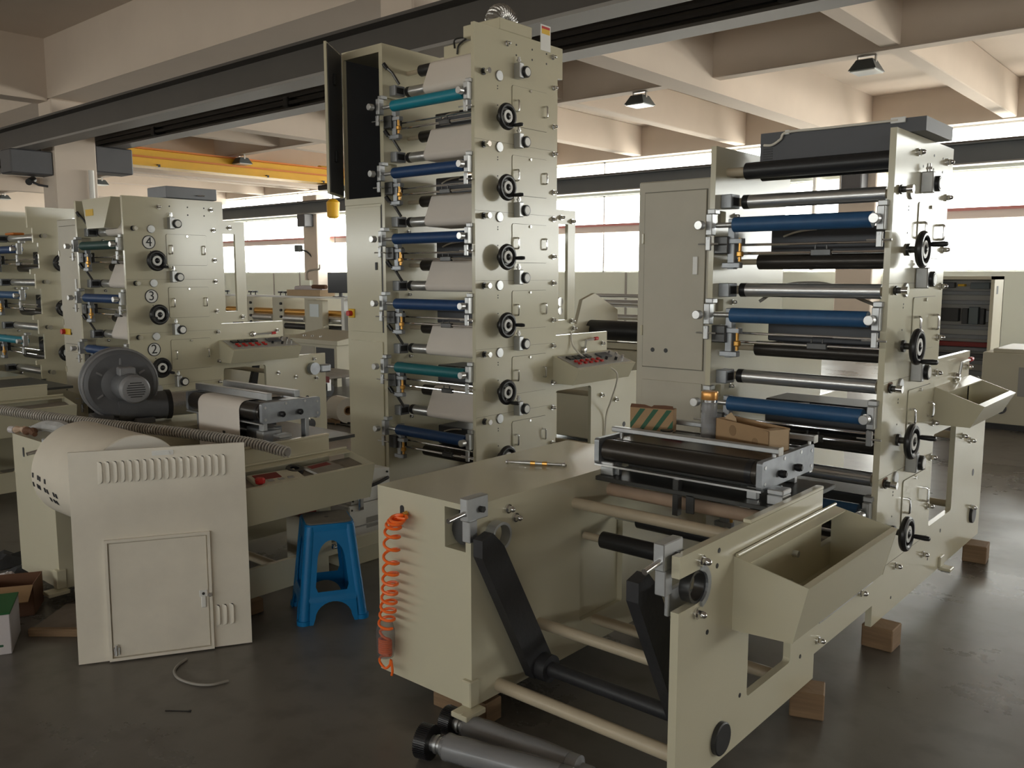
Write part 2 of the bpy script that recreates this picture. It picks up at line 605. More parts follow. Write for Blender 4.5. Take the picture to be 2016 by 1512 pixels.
while x < XR - .1:
    x1 = min(x + 3.5, XR)
    window_unit(k, x, x1, YF + .1, [(SILL, HEAD, (2.74, 2.95)), (CL0, CL1, None)])
    x = x1
    k += 1
x = XL
while x < XR - .1:
    x1 = min(x + 7.0, XR)
    window_unit(k, x, x1, YB - .1, [(BS, BH, None)])
    x = x1
    k += 1
y = RY0  # right-wall windows: out of view, added to brighten the right-facing sides
while y < RY1 - .1:
    window_unit(k, -1.75, 1.75, 0, [(1.66, 3.74, None)])
    e = bpy.data.objects['window_%d' % k]
    e.location = (XR + .1, y + 1.75, 1.66)
    e.rotation_euler = (0, 0, R(90))
    y += 3.5
    k += 1
portal((XL + XR) / 2, YF + .3, (SILL + CL1) / 2, XR - XL, CL1 - SILL, 180)
portal((XL + XR) / 2, YB - .3, (BS + BH) / 2, XR - XL, BH - BS, 0)
portal(XR + .25, (RY0 + RY1) / 2, (SILL + HEAD) / 2, RY1 - RY0, HEAD - SILL, 90)

# columns
def column(x, y, sx, sy, z1=ZS):
    return struct('column', MB().box(x - sx / 2, x + sx / 2, y - sy / 2, y + sy / 2, 0, z1, .02), 'concrete_white')
for x in (-32.6, -24.1, -15.55, -6.9, 1.7):
    column(x, 6.55, .5, .7, 4.46)
for x in (-35.5, -26.3, -16.7, -6.9, 1.7):
    column(x, YF - .36, .8, .6, 4.42)
# beams along X
struct('ceiling_beam', MB().box(XL, XR, 6.2, 6.9, 4.46, ZS), 'concrete_white')
struct('ceiling_beam', MB().box(XL, XR, -7.2, -6.6, 4.5, ZS, .015), 'concrete_white')
for y in (12.75,):
    struct('ceiling_beam', MB().box(XL, XR, y - .13, y + .13, 4.62, ZS, .015), 'concrete_white')
# beams along Y
for x in (-32.6, -24.1, -15.6, -7.0, 1.7):
    struct('ceiling_beam', MB().box(x - .2, x + .2, YB, 6.2, 4.42, ZS).box(x - .2, x + .2, 6.9, YF - .25, 4.42, ZS), 'concrete_white')
for x in (-29.8, -26.9, -21.3, -18.4, -12.75, -9.85, -4.15, -1.3, 4.4):
    struct('ceiling_beam', MB().box(x - .13, x + .13, 6.9, YF - .25, 4.66, ZS, .015), 'concrete_white')
# downpipe on the far wall
struct('trim_pipe', MB().cyl((-8.05, YF - .1, 1.7), (-8.05, YF - .1, ZS), .06, 10), 'frame_white')

# crane runway beams (welded I-beams with rail on corbels)
def runway(y, z0, z1, material, label, flip=1):
    r = thing('crane_runway_beam', label, 'steel beam', (-17.5, y, z0))
    L0, L1 = XL + 17.5, XR + 17.5
    part('web', MB().box(L0, L1, -.014, .014, .03, z1 - z0 - .03), material, r)
    part('top_flange', MB().box(L0, L1, -.16, .16, z1 - z0 - .03, z1 - z0), material, r)
    part('bottom_flange', MB().box(L0, L1, -.15, .15, 0, .03), 'flange', r)
    part('crane_rail', MB().box(L0, L1, -.03, .03, z1 - z0, z1 - z0 + .05), 'rail_rust', r)
    return r
runway(5.80, 3.60, 3.98, 'runway', 'dark grey steel crane runway beam on the camera side of the columns')
rb = runway(7.30, 3.78, 4.12, 'runway', 'dark steel crane runway beam with conductor bar behind the columns')
part('conductor_bar', MB().box(-24, 24, -.20, -.14, .06, .10).box(-24, 24, -.19, -.15, .14, .18), 'black_paint', rb)
for xx in (-10.6, -7.0, -3.4, 0.2, 3.8, 7.4, 10.8, 14.3, 17.6):
    part('bar_bracket', MB().box(xx - .05, xx + .05, -.22, -.01, .03, .16, .01), 'black_paint', rb)
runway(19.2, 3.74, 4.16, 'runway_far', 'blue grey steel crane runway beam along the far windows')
for x in (-32.6, -24.1, -15.55, -6.9, 1.7):
    struct('corbel', MB().box(x - .22, x + .22, 5.55, 6.2, 3.22, 3.6, .02), 'box_grey')
    struct('corbel', MB().box(x - .22, x + .22, 6.9, 7.55, 3.34, 3.78, .02), 'box_grey')
for x in (-35.5, -26.3, -16.7, -6.9, 1.7):
    struct('corbel', MB().box(x - .22, x + .22, 18.95, YF - .62, 3.3, 3.74, .02), 'box_grey')

# yellow bridge crane
cr = thing('bridge_crane', 'yellow overhead bridge crane spanning between the runway beams', 'crane', (-20.5, 13.2, 4.17))
part('girder', MB().box(-.18, .18, -6.0, 6.1, 0, .36, .01), 'yellow_paint', cr)
part('lower_flange', MB().box(-.26, .26, -6.0, 6.1, -.03, 0), 'yellow_paint', cr)
part('upper_rail', MB().box(-.25, .22, -6.0, 6.1, .36, .40), 'orange_rail', cr)
for yy in (-4.2, -2.6, .4, 2.2):
    part('stiffener', MB().box(.18, .262, yy - .03, yy + .03, -.03, .03), 'cable_black', cr)
part('walkway_bar', MB().box(.24, .27, -6.0, 6.1, .16, .20), 'orange_rail', cr)
for yy in (-5.9, 5.95):
    part('end_truck', MB().box(-.9, .9, yy - .13, yy + .13, 0.0, .30, .02), 'yellow_paint', cr)
h = thing('crane_hoist', 'yellow electric hoist with hanging hook block under the crane', 'hoist', (-20.5, 15.9, 4.12))
part('hoist_motor', MB().cyl((0, -.45, .35), (0, .45, .35), .17, 20), 'yellow_paint', h)
part('trolley', MB().box(-.3, .3, -.3, .3, -.14, .0, .02), 'cable_black', h)
part('hook_block', MB().lathe((0, 0, -.92), (0, 0, 1), [(0, .10), (.05, .17), (.45, .19), (.52, .12), (.55, .05)], 16), 'yellow_paint', h)
part('rope', MB().cyl((0, 0, -.4), (0, 0, -.12), .02, 8).cyl((.05, 0, -2.1), (.05, 0, -.9), .008, 6), 'cable_black', h)

# high-bay floodlights
def floodlight(x, y, z, k):
    l = thing('ceiling_floodlight', k, 'ceiling light', (x, y, z), 0, 'high bay floodlights under the ceiling beams')
    part('bracket', MB().box(-.13, -.11, -.02, .02, 0, .16).box(.11, .13, -.02, .02, 0, .16).box(-.13, .13, -.02, .02, .15, .17), 'steel', l)
    hb = MB()
    a, b = .11, .19
    hb.add([(-a, -a, .1), (a, -a, .1), (a, a, .1), (-a, a, .1), (-b, -b, -.05), (b, -b, -.05), (b, b, -.05), (-b, b, -.05)],
           [(0, 1, 2, 3), (0, 4, 5, 1), (1, 5, 6, 2), (2, 6, 7, 3), (3, 7, 4, 0), (4, 7, 6, 5)])
    part('housing', hb, 'lamp_grey', l, smooth=0)
    part('lens', MB().box(-.17, .17, -.17, .17, -.065, -.05), 'lamp_lens', l)
floodlight(-4.5, 12.75, 4.45, 'floodlight hung beside the beam crossing over the short press')
floodlight(-8.2, 12.75, 4.45, 'floodlight hung below the beam crossing right of the tall press')
floodlight(-20.1, 12.75, 4.45, 'floodlight hung from the beam just above the yellow crane')
floodlight(-28.1, 12.75, 4.45, 'floodlight hung beside the column left of the yellow crane')
floodlight(-36.1, 12.75, 4.45, 'floodlight hung beyond the leftmost press')

# ================================================================ press parts (local frame: x=0 outer face of the
# operator-side plate, y=0 front edge of the tower, z=0 floor)
PT = 0.026           # plate thickness
WI = 0.82            # outer width between the plates
ZP = 0.41            # print unit pitch
Z0 = 0.595           # lowest plate-roller height

def capnut():
    m = MB().cyl((0, 0, 0), (.008, 0, 0), .017, 12).cyl((.008, 0, 0), (.02, 0, 0), .0125, 6)
    return m.lathe((.02, 0, 0), (1, 0, 0), [(0, .011), (.008, .010), (.013, .006), (.015, .001)], 10)
def nut(e, y, z, x=0.0, sc=1.0):
    o = link('cap_nut', cached('cap_nut', capnut, 'chrome'), e, (x, y, z))
    o.scale = (sc, sc, sc)
    return o
def hole(e, y, z, r=.007, x=0.0):
    o = link('bolt_hole', cached('bolt_hole', lambda: MB().cyl((-.001, 0, 0), (.0012, 0, 0), .007, 10), 'black_paint'), e, (x, y, z))
    o.scale = (1, r / .007, r / .007)
    return o

def wheel_rim():
    m = MB().torus((0, 0, 0), (1, 0, 0), .0635, .0155, 36, 10)
    for k in range(3):
        a = R(90 + 120 * k)
        m.tube([(-.003, .018 * math.cos(a), .018 * math.sin(a)), (-.002, .06 * math.cos(a), .06 * math.sin(a))], .009, 6)
    m.cyl((-.012, 0, 0), (-.003, 0, 0), .058, 28)
    return m
def handwheel(e, y, z, ang):
    h = link('handwheel', cached('handwheel', wheel_rim, 'black_plastic'), e, (.062, y, z), (R(ang), 0, 0))
    link('wheel_dial', cached('wheel_dial', lambda: MB().cyl((-.004, 0, 0), (.011, 0, 0), .037, 28, hole=.021), 'white'), h)
    link('wheel_hub', cached('wheel_hub', lambda: MB().lathe((0, 0, 0), (1, 0, 0), [(0, .019), (.008, .018), (.016, .010), (.018, .004)], 14), 'black_plastic'), h)
    link('crank_handle', cached('crank_handle', lambda: MB().lathe((0, .066, 0), (1, 0, 0), [(0, .006), (.01, .007), (.02, .0105), (.06, .012), (.078, .010), (.082, .004)], 12), 'black_plastic'), h)
    link('spindle', cached('spindle', lambda: MB().cyl((-.062, 0, 0), (-.008, 0, 0), .014, 14).cyl((-.062, 0, 0), (-.05, 0, 0), .026, 16), 'dark_steel'), h)
    return h
def gauge(e, y, z):
    g = link('pressure_regulator', cached('pressure_regulator', lambda: MB().box(0, .05, -.055, -.015, -.04, .05, .004), 'alu'), e, (0, y, z))
    link('regulator_knob', cached('regulator_knob', lambda: MB().lathe((.012, 0, 0), (1, 0, 0), [(0, .022), (.004, .034), (.05, .034), (.054, .030)], 18), 'black_plastic'), g)
    link('gauge_face', cached('gauge_face', lambda: MB().cyl((.064, 0, 0), (.068, 0, 0), .024, 18), 'white_plastic'), g)
    link('air_fitting', cached('air_fitting', lambda: MB().cyl((.025, -.035, .05), (.025, -.035, .085), .009, 10).cyl((.025, -.035, .06), (.025, -.035, .07), .014, 6), 'steel'), g)
def side_controls(e, zb, first, ang, door=True):
    handwheel(e, .215, zb - .12, ang)
    gauge(e, .40, zb + .165)
    link('bearing_cap', cached('bearing_cap', lambda: MB().lathe((0, 0, 0), (1, 0, 0), [(0, .031), (.006, .031), (.009, .028)], 24), 'alu'), e, (0, .212, zb + .12))
    p = link('locating_pin', cached('locating_pin', lambda: MB().cyl((0, 0, 0), (.03, 0, 0), .013, 12).cyl((.004, 0, 0), (.012, 0, 0), .02, 12), 'dark_steel'), e, (0, .07, zb + .12))
    link('pin_head', cached('pin_head', lambda: MB().cyl((.03, 0, 0), (.055, 0, 0), .016, 14), 'chrome'), p)
    if door:
        d = link('access_cover', cached('access_cover', lambda: MB().ext(rrect(-.17, .17, -.118, .118, .012), 'x', .0006, .004), 'beige'), e, (0, .50, zb - .033))
        link('cover_gap', cached('cover_gap', lambda: MB().ext(rrect(-.1722, .1722, -.1202, .1202, .013), 'x', 0, .0008), 'seam'), d)
        for s in (-.138, .138):
            link('pull_handle', cached('pull_handle', lambda: MB().tube(bez([(.004, 0, -.032), (.022, 0, -.032), (.028, 0, -.022), (.028, 0, .022), (.022, 0, .032), (.004, 0, .032)], 5), .0056, 8), 'chrome'), d, (0, s, .0))
        link('cover_screw', cached('cover_screw', lambda: MB().cyl((.004, 0, 0), (.012, 0, 0), .008, 10), 'chrome'), d, (0, 0, .106))
    for q in (.06, .045, -.05):
        hole(e, .20, zb + q, .004)
    nut(e, .735, zb + .13)
    nut(e, .735, zb - .11)
    # engraved joint between two frame sections
    part('joint_line', MB().box(-.001, .0008, .0, .76, zb - .262, zb - .2605), 'seam', e)

def roller_ends(r, x0, x1, y, z, rs=.013):
    return MB().cyl((x0 - .05, y, z), (x0, y, z), rs, 12).cyl((x1, y, z), (x1 + .03, y, z), rs, 12)
def bracket_mesh():
    m = MB().box(-.016, .016, -.028, .014, -.045, .052, .003)
    m.box(-.013, .013, -.034, -.02, -.115, -.05, .003)
    m.box(-.02, .02, -.008, .04, .052, .075, .003)
    m.cyl((-.004, -.036, -.06), (-.004, -.03, -.06), .006, 8)
    return m
def print_unit(e, zb, blue, web, top=False, lever=True, rear=True):
    xi0, xi1 = -WI + PT, -PT
    # plate roller in front, carried by steel brackets on the plate edges
    rl = part('plate_roller', MB().cyl((-.690, -.004, zb), (-.075, -.004, zb), .034, 28), blue, e)
    part('roller_shaft', MB().cyl((-.78, -.004, zb), (-.035, -.004, zb), .012, 14), 'steel', rl)
    for x in (-.800, -.034):
        b = link('roller_bracket', cached('roller_bracket', bracket_mesh, 'alu'), e, (x, -.014, zb))
        link('clamp_knob', cached('clamp_knob', lambda: MB().cyl((0, -.04, 0), (0, -.03, 0), .009, 12).lathe((0, -.075, 0), (0, 1, 0), [(0, .019), (.002, .021), (.032, .021), (.035, .018)], 18), 'steel'), b, (-.03 if x < -.5 else -.012, 0, 0))
        link('adjust_pin', cached('adjust_pin', lambda: MB().cyl((-.05, -.03, -.085), (.05, -.03, -.085), .004, 8), 'steel'), b)
    # impression roller
    zs = zb + .113
    r2 = part('impression_roller', MB().cyl((-.695, .155, zs), (-.075, .155, zs), .032, 32), 'steel', e)
    part('end_collar', MB().cyl((-.725, .155, zs), (-.695, .155, zs), .033, 20), 'black_plastic', r2)
    part('roller_shaft', MB().cyl((-.80, .155, zs), (-.02, .155, zs), .020, 16), 'tube_beige', r2)
    bb = part('bearing_block', MB().box(xi0, xi0 + .055, .055, .14, zs - .032, zs + .032, .003), 'alu_dirty', e)
    part('block_window', MB().box(xi0 + .055, xi0 + .057, .07, .125, zs - .018, zs + .018), 'black_paint', bb)
    # inked rubber roller with doctor rods
    r3 = part('rubber_roller', MB().cyl((-.665, .215, zb - .165), (-.04, .215, zb - .165), .036, 24), 'anilox', e)
    part('roller_shaft', MB().cyl((-.80, .215, zb - .165), (-.665, .215, zb - .165), .014, 12), 'tube_beige', r3)
    if top:
        r4 = part('rubber_roller', MB().cyl((-.665, .215, zb + .245), (-.04, .215, zb + .245), .036, 24), 'black_rubber', e)
        part('roller_shaft', MB().cyl((-.80, .215, zb + .245), (-.665, .215, zb + .245), .014, 12), 'tube_beige', r4)
    g = part('doctor_rod', MB().cyl((-.70, .075, zb - .128), (-.03, .075, zb - .128), .007, 10), 'chrome', e)
    part('rod_clamp', MB().box(-.36, -.27, .062, .088, zb - .143, zb - .115, .003).cyl((-.34, .068, zb - .118), (-.34, .068, zb - .098), .004, 8).cyl((-.29, .068, zb - .118), (-.29, .068, zb - .098), .004, 8), 'dark_steel', g)
    part('guide_rod', MB().cyl((-.79, .10, zb - .088), (-.03, .10, zb - .088), .006, 10), 'chrome', e)
    # dryer box behind
    if rear:
        bx = part('dryer_box', MB().box(-.665, -.035, .33, .58, zb - .135, zb - .008, .006), 'box_grey', e)
        part('ink_tray', MB().box(-.655, -.035, .26, .42, zb - .20, zb - .14, .006), 'black_paint', e)
        part('dryer_cable', MB().tube(bez([(-.60, .325, zb - .045), (-.55, .32, zb - .03), (-.50, .322, zb - .02), (-.44, .326, zb - .015)], 6), .005, 6), 'cable_white', bx)
    # ink fittings on the far plate
    f = part('fitting_post', MB().box(-.735, -.70, .02, .06, zb - .20, zb + .03, .003).box(-.78, -.66, .012, .05, zb - .085, zb - .06, .003).box(-.76, -.67, .015, .05, zb - .195, zb - .17, .003), 'alu_dirty', e)
    part('brass_valve', MB().cyl((-.672, .02, zb - .165), (-.672, .02, zb - .06), .008, 10).lathe((-.672, .02, zb - .145), (0, 0, 1), [(0, .012), (.005, .017), (.022, .017), (.026, .012)], 12), 'brass', f)
    part('slide_block', MB().box(xi0, xi0 + .07, .0, .10, zb - .13, zb - .05, .004), 'dark_steel', f)
    nut(e, .20, zs - .06, xi0, 0.8)
    if web:
        # paper web wrapped over the impression roller
        x0, x1 = -.555, -.04
        c1 = Vector((0, .215, zb + .245)); c0 = Vector((0, .155, zs))
        path = [(.36, zb + .285)]
        for a in (90, 110, 130, 150, 170):
            path.append((c1.y + .038 * math.cos(R(a)), c1.z + .038 * math.sin(R(a))))
        for a in (163, 180, 200, 220, 240, 260, 270):
            path.append((c0.y + .0345 * math.cos(R(a)), c0.z + .0345 * math.sin(R(a))))
        path.append((.36, zs - .04))
        part('paper_web', MB().sheet([((x1, y, z), (x0, y, z)) for y, z in path], -.001), 'paper', e)
    if lever:
        l = part('throw_lever', MB().tube([(-.775, .01, zs + .14), (-.735, .03, zs + .10), (-.705, .06, zs + .03)], .009, 8), 'dark_steel', e)
        part('lever_grip', MB().tube([(-.785, .003, zs + .158), (-.765, .016, zs + .125)], .013, 10), 'black_plastic', l)

def tower_profile(H):
    return [(0, .1), (1.81, .1), (1.81, .89), (1.365, .89), (1.365, 1.2), (.775, 1.2), (.775, H - .19), (.825, H - .19), (.825, H), (0, H)]
def console_body(e, panel):
    # hopper-shaped box on the rear part: open trough or closed control desk
    y0, y1 = .745, 1.40
    sec = [(0, 1.066), (.22, .99), (.165, .885), (0, .885)]
    if panel:
        c = part('control_desk', MB().ext(sec, 'y', y0, y1), 'beige', e, smooth=0)
        sl = math.atan2(.99 - 1.066, .22)
        M = Matrix.Translation((0, 0, 1.067)) @ Matrix.Rotation(-sl, 4, 'Y')
        part('control_panel', MB().box(.022, .205, y0 + .02, y1 - .02, 0, .003).move(M), 'panel_grey', c)
        for k in range(4):
            part('meter', MB().box(.05, .095, y0 + .07 + k * .062, y0 + .122 + k * .062, .003, .014, .002).move(M), 'black_plastic', c)
        part('display', MB().box(.05, .115, y0 + .40, y0 + .53, .003, .012, .002).move(M), 'box_grey', c)
        for r_ in range(2):
            for k in range(5):
                part('push_button', MB().box(.118 + r_ * .034, .138 + r_ * .034, y0 + .075 + k * .062, y0 + .103 + k * .062, .003, .016, .003).move(M), 'red_button', c)
        for k, (a, b) in enumerate(((.14, .42), (.165, .50), (.06, .56), (.10, .59), (.15, .6))):
            part('selector_knob', MB().cyl(M @ Vector((a, y0 + b, .003)), M @ Vector((a, y0 + b, .026)), .010, 12), 'black_plastic' if k < 2 else 'chrome', c)
    else:
        c = part('parts_trough', MB().ext([(.2195, .989), (.1645, .8865), (.158, .8865), (.212, .9915)], 'y', y0 + .0062, y1 - .0062), 'beige', e, smooth=0)
        part('trough_end', MB().ext(sec, 'y', y0, y0 + .006), 'beige', c, smooth=0)
        part('trough_end', MB().ext(sec, 'y', y1 - .006, y1), 'beige', c, smooth=0)
        part('trough_floor', MB().ext([(0, .886), (.1575, .886), (.1575, .891), (0, .891)], 'y', y0 + .0062, y1 - .0062), 'beige', c, smooth=0)
        part('trough_flange', MB().ext([(0, 1.0665), (.06, 1.0458), (.06, 1.040), (0, 1.0607)], 'y', y0 + .0062, y1 - .0062), 'beige', c, smooth=0)
        part('trough_lip', MB().ext([(.2215, .9905), (.195, 1.0), (.195, .995), (.2195, .986)], 'y', y0 - .0005, y1 + .0005), 'beige', c, smooth=0)
def lever_handle(e, y, z, dirv=(0, .10, .0), up=.0):
    l = part('cam_lever', MB().lathe((0, y, z), (1, 0, 0), [(0, .024), (.012, .024), (.016, .02), (.028, .018), (.03, .014)], 16), 'chrome', e)
    p0 = Vector((.022, y, z)); p1 = p0 + Vector((0.01, 0, up)); p2 = p1 + Vector(dirv)
    pts = [p0, p1, p2] if up else [p0, p2]
    part('lever_rod', MB().tube(pts, .007, 8), 'steel', l)
    part('lever_knob', MB().cyl(p2, p2 + Vector(dirv).normalized() * .035, .012, 12), 'red', l)

def cabinet(e, zt, open_door, split):
    # electrical cabinet on the far side of the tower
    xa, xb = -WI - .40, -WI
    if not open_door:
        c = part('electrical_cabinet', MB().box(xa, xb, .02, .62, .1, zt, .006), 'beige_dark', e)
        d = part('cabinet_door', MB().box(xa + .04, xb - .025, .012, .02, split + .045, zt - .055, .002), 'beige_dark', c)
        part('door_gap', MB().ext([(xa + .036, split + .041), (xb - .021, split + .041), (xb - .021, zt - .051), (xa + .036, zt - .051)], 'y', .0185, .02, [[(xa + .04, split + .045), (xb - .025, split + .045), (xb - .025, zt - .055), (xa + .04, zt - .055)]]), 'seam', c)
        part('lower_door', MB().box(xa + .04, xb - .025, .012, .02, .16, split - .02, .002), 'beige_dark', c)
        part('latch', MB().box(xb - .085, xb - .06, .004, .012, split + .50, split + .585, .002), 'white_plastic', c)
        for z in (split + .2, zt - .3, split - .2):
            part('hinge', MB().box(xa + .028, xa + .04, .006, .02, z, z + .05, .002), 'beige', c)
        for x in (xa + .10, xa + .175):
            part('cable_hole', MB().cyl((x, .0105, split + .13), (x, .0135, split + .13), .011, 14), 'black_paint', c)
    else:
        zc = open_door
        sh = MB().box(xa, xa + .02, .02, .62, zc, zt).box(xb - .03, xb, .02, .62, zc, zt).box(xa + .02, xb - .03, .02, .62, zt - .05, zt).box(xa, xb, .60, .62, zc, zt).box(xa, xb, .02, .62, .1, zc - .04, .004).box(xa, xb, .02, .62, zc - .04, zc)
        c = part('electrical_cabinet', sh, 'beige', e)
        part('cabinet_lining', MB().box(xa + .02, xb - .03, .58, .6, zc, zt - .05).box(xa + .02, xa + .024, .04, .58, zc, zt - .05), 'box_grey', c)
        # opened door hinged at the far edge
        a = R(-53)
        M = Matrix.Translation((xa, .015, 0)) @ Matrix.Rotation(a, 4, 'Z')
        d = part('cabinet_door', MB().box(0, .35, -.018, 0, zc + .01, zt - .01, .002).move(M), 'beige', c)
        part('door_lining', MB().box(.012, .338, 0, .004, zc + .022, zt - .022).move(M), 'box_grey', c)
        for z in (zc + .22, zt - .25):
            part('door_fitting', MB().box(.20, .23, .004, .02, z, z + .07, .003).move(M), 'black_plastic', c)
        part('cable_slot', MB().box(xb - .026, xb - .004, .012, .021, 1.22, zc - .05), 'black_paint', c)
        part('lower_cabinet_door', MB().box(xa + .04, xb - .03, .01, .02, 1.22, zc - .06, .002), 'beige', c)
        part('bottom_cabinet_door', MB().box(xa + .04, xb - .03, .01, .02, .16, 1.16, .002), 'beige', c)
        part('latch', MB().box(xb - .085, xb - .065, .003, .01, 1.63, 1.68, .002), 'cable_black', c)
        ms = part('main_switch', MB().box(xa + .035, xa + .095, .0, .01, 1.31, 1.37, .003), 'yellow_sign', c)
        part('switch_knob', MB().cyl((xa + .063, .0, 1.34), (xa + .063, -.03, 1.34), .018, 14), 'red', c)

def tower(e, levels, blues, webs, H, kinds):
    hl = []
    for k in range(levels):
        zb = Z0 + ZP * k
    rp = part('side_plate', MB().ext(tower_profile(H), 'x', -PT, 0, [rrect(.775, 1.18, .37, .83, .02)]), 'beige', e, smooth=0)
    slots = []
    for k in range(levels):
        zb = Z0 + ZP * k
        slots.append(rrect(.03, .11, zb + .012, zb + .07, .004, 1))
    part('side_plate', MB().ext(tower_profile(H), 'x', -WI, -WI + PT, [rrect(.775, 1.18, .37, .83, .02)] + slots), 'beige', e, smooth=0)
    # tie bars
    for y, z in ((.70, .25), (1.6, .3), (1.3, .75), (.72, H - .07), (.28, H - .07)):
        if y != .28:
            part('tie_bar', MB().cyl((-WI + PT, y, z), (-PT, y, z), .02, 14), 'tube_beige', e)
        nut(e, y, z)
    part('rear_guard', MB().box(-WI + PT, -PT, .755, .765, 1.25, H - .2), 'beige_dark', e) if kinds.get('rear_guard') else None
    for k in range(levels):
        zb = Z0 + ZP * k
        print_unit(e, zb, blues[k], webs, top=(k == levels - 1), lever=kinds.get('lever', True))
        side_controls(e, zb, k == 0, kinds['ang'][k % len(kinds['ang'])], kinds.get('doors', True))
    for y in (.37, .52, .66):
        for z in (H - .06, H - .12):
            hole(e, y, z, .006)
    part('round_cover', MB().lathe((0, 1.625, .255), (1, 0, 0), [(0, .05), (.012, .05), (.015, .047)], 24), 'black_paint', e)
    part('foot_bracket', MB().box(.0, .06, 1.0, 1.07, .09, .105, .003).box(-.002, .012, 1.0, 1.07, .105, .16, .003), 'beige', e)
    nut(e, 1.48, .70)
    nut(e, 1.30, 1.12)
    nut(e, .28, .30)
    hole(e, 1.0, .30, .01); hole(e, .8, .2, .007); hole(e, .25, .16, .007); hole(e, 1.6, .5, .02)
    console_body(e, kinds['desk'])
    for y in (.2, 1.6):
        pass

def unwinder(e, dy=0.0, tray=False, rail_to=0.0, web=False, psy=1.0, pdy=0.0, pdz=0.0, low=False, platen=True):
    Y = lambda y: y + dy
    prof = [(Y(-1.64), .1), (Y(-.63), .1), (Y(-.63), .195), (rail_to, .195)]
    prof += [(rail_to, .25), (Y(-.61), .25)] if low else [(rail_to, .36), (Y(-.45), .6), (Y(-.61), .6)]
    prof += [(Y(-.61), .82), (Y(-1.64), .82), (Y(-1.64), .757)]
    wy = -.68 if low else -.85
    c = (Y(-1.535), .707)
    for a in range(90, -91, -20):
        prof.append((c[0] + .05 * math.cos(R(a)), c[1] + .05 * math.sin(R(a))))
    prof.append((Y(-1.64), .657))
    part('unwind_side_plate', MB().ext(prof, 'x', -PT, 0, [rrect(Y(-1.19), Y(wy), .24, .55, .015)]), 'beige', e, smooth=0)
    part('unwind_side_plate', MB().ext([(Y(-1.63), .1), (rail_to, .1)] + ([(rail_to, .25), (Y(-.46), .25)] if low else [(rail_to, .6)]) + [(Y(-.46), .82), (Y(-1.63), .82)], 'x', -.835, -.81, [rrect(Y(-1.0), Y(-.7), .22, .6, .01)]), 'beige', e, smooth=0)
    # casing on the far side with a cut-out for the shaft brake
    xa = -1.29
    cs = part('casing', MB().ext([(xa, .1), (-.835, .1), (-.835, .655), (-.935, .655), (-.935, .80), (-.835, .80), (-.835, .82), (xa, .82)], 'y', Y(-1.63), Y(-.46)), 'beige', e, smooth=0)
    part('brake_recess', MB().box(-.934, -.836, Y(-1.56), Y(-.47), .656, .799), 'black_paint', cs)
    part('brake_disc', MB().cyl((-.88, Y(-1.60), .715), (-.88, Y(-1.565), .715), .05, 20), 'dark_steel', cs)
    part('hose_port', MB().ext(rrect(-1.165, -1.145, .715, .765, .0095), 'y', Y(-1.632), Y(-1.63)), 'black_paint', cs)
    part('foot_bracket', MB().box(-.845, -.77, Y(-1.70), Y(-1.60), .085, .105, .003).box(-.845, -.80, Y(-1.648), Y(-1.60), .105, .20, .004).cyl((-.805, Y(-1.69), .105), (-.805, Y(-1.69), .107), .008, 10), 'beige', e)
    # cross tubes
    def tb(y, z, r, m='tube_beige', nm='cross_tube', x0=-.81, x1=-PT):
        return part(nm, MB().cyl((x0, Y(y), z), (x1, Y(y), z), r, 20), m, e)
    tb(-1.49, .135, .024)
    tb(-1.26, .295, .021)
    tb(-1.04, .715, .022)
    tb(-.80, .725, .026, 'tube_wood')
    tb(-.90, .20, .022)
    rr = tb(-.975, .57, .033, 'black_rubber', 'guide_roller', -.72, -.08)
    part('roller_shaft', MB().cyl((-.81, Y(-.975), .57), (-.72, Y(-.975), .57), .015, 12), 'tube_beige', rr)
    rr2 = tb(-.75, .60, .03, 'black_rubber', 'guide_roller', -.70, -.06)
    part('roller_shaft', MB().cyl((-.81, Y(-.75), .60), (-.70, Y(-.75), .60), .012, 12), 'steel', rr2)
    # lifting arms on a common black shaft
    sh = part('arm_shaft', MB().cyl((-.80, Y(-1.335), .175), (-.04, Y(-1.335), .175), .027, 18), 'cast_black', e)
    for xx in (-.775, -.165):
        ap = [(Y(-1.38), .14), (Y(-1.30), .12), (Y(-1.275), .19), (Y(-1.545), .68), (Y(-1.60), .735), (Y(-1.655), .72), (Y(-1.655), .66)]
        a = part('lift_arm', MB().ext(ap, 'x', xx, xx + .042), 'cast_black', e, smooth=0)
        part('arm_hub', MB().cyl((xx - .005, Y(-1.335), .175), (xx + .085, Y(-1.335), .175), .05, 24), 'cast_black', a)
    # shaft clamps with release pins
    for xx in (-.828, -.072):
        k = part('shaft_clamp', MB().box(xx, xx + .036, Y(-1.665), Y(-1.56), .775, .855, .003).box(xx, xx + .036, Y(-1.655), Y(-1.615), .70, .775, .003).box(xx, xx + .016, Y(-1.60), Y(-1.48), .62, .70, .003), 'alu', e)
        part('release_pin', MB().cyl((xx + .02, Y(-1.74), .793), (xx + .02, Y(-1.66), .803), .009, 12), 'chrome', k)
        part('clamp_bolt', MB().cyl((xx + .036, Y(-1.60), .81), (xx + .05, Y(-1.60), .81), .012, 6), 'dark_steel', k)
    part('bearing_ring', MB().cyl((-.034, c[0], c[1]), (-.001, c[0], c[1]), .0495, 28, hole=.041), 'dark_steel', e)
    arc = [(c[0] + rr * math.cos(R(a)), c[1] + rr * math.sin(R(a))) for rr, seq in ((.066, range(-75, 76, 15)), (.047, range(75, -76, -15))) for a in seq]
    part('bearing_flange', MB().ext(arc, 'x', .0, .009), 'alu_dirty', e, smooth=0)
    part('bearing_ring', MB().cyl((-.79, c[0], c[1]), (-.75, c[0], c[1]), .0495, 28, hole=.040), 'alu', e)
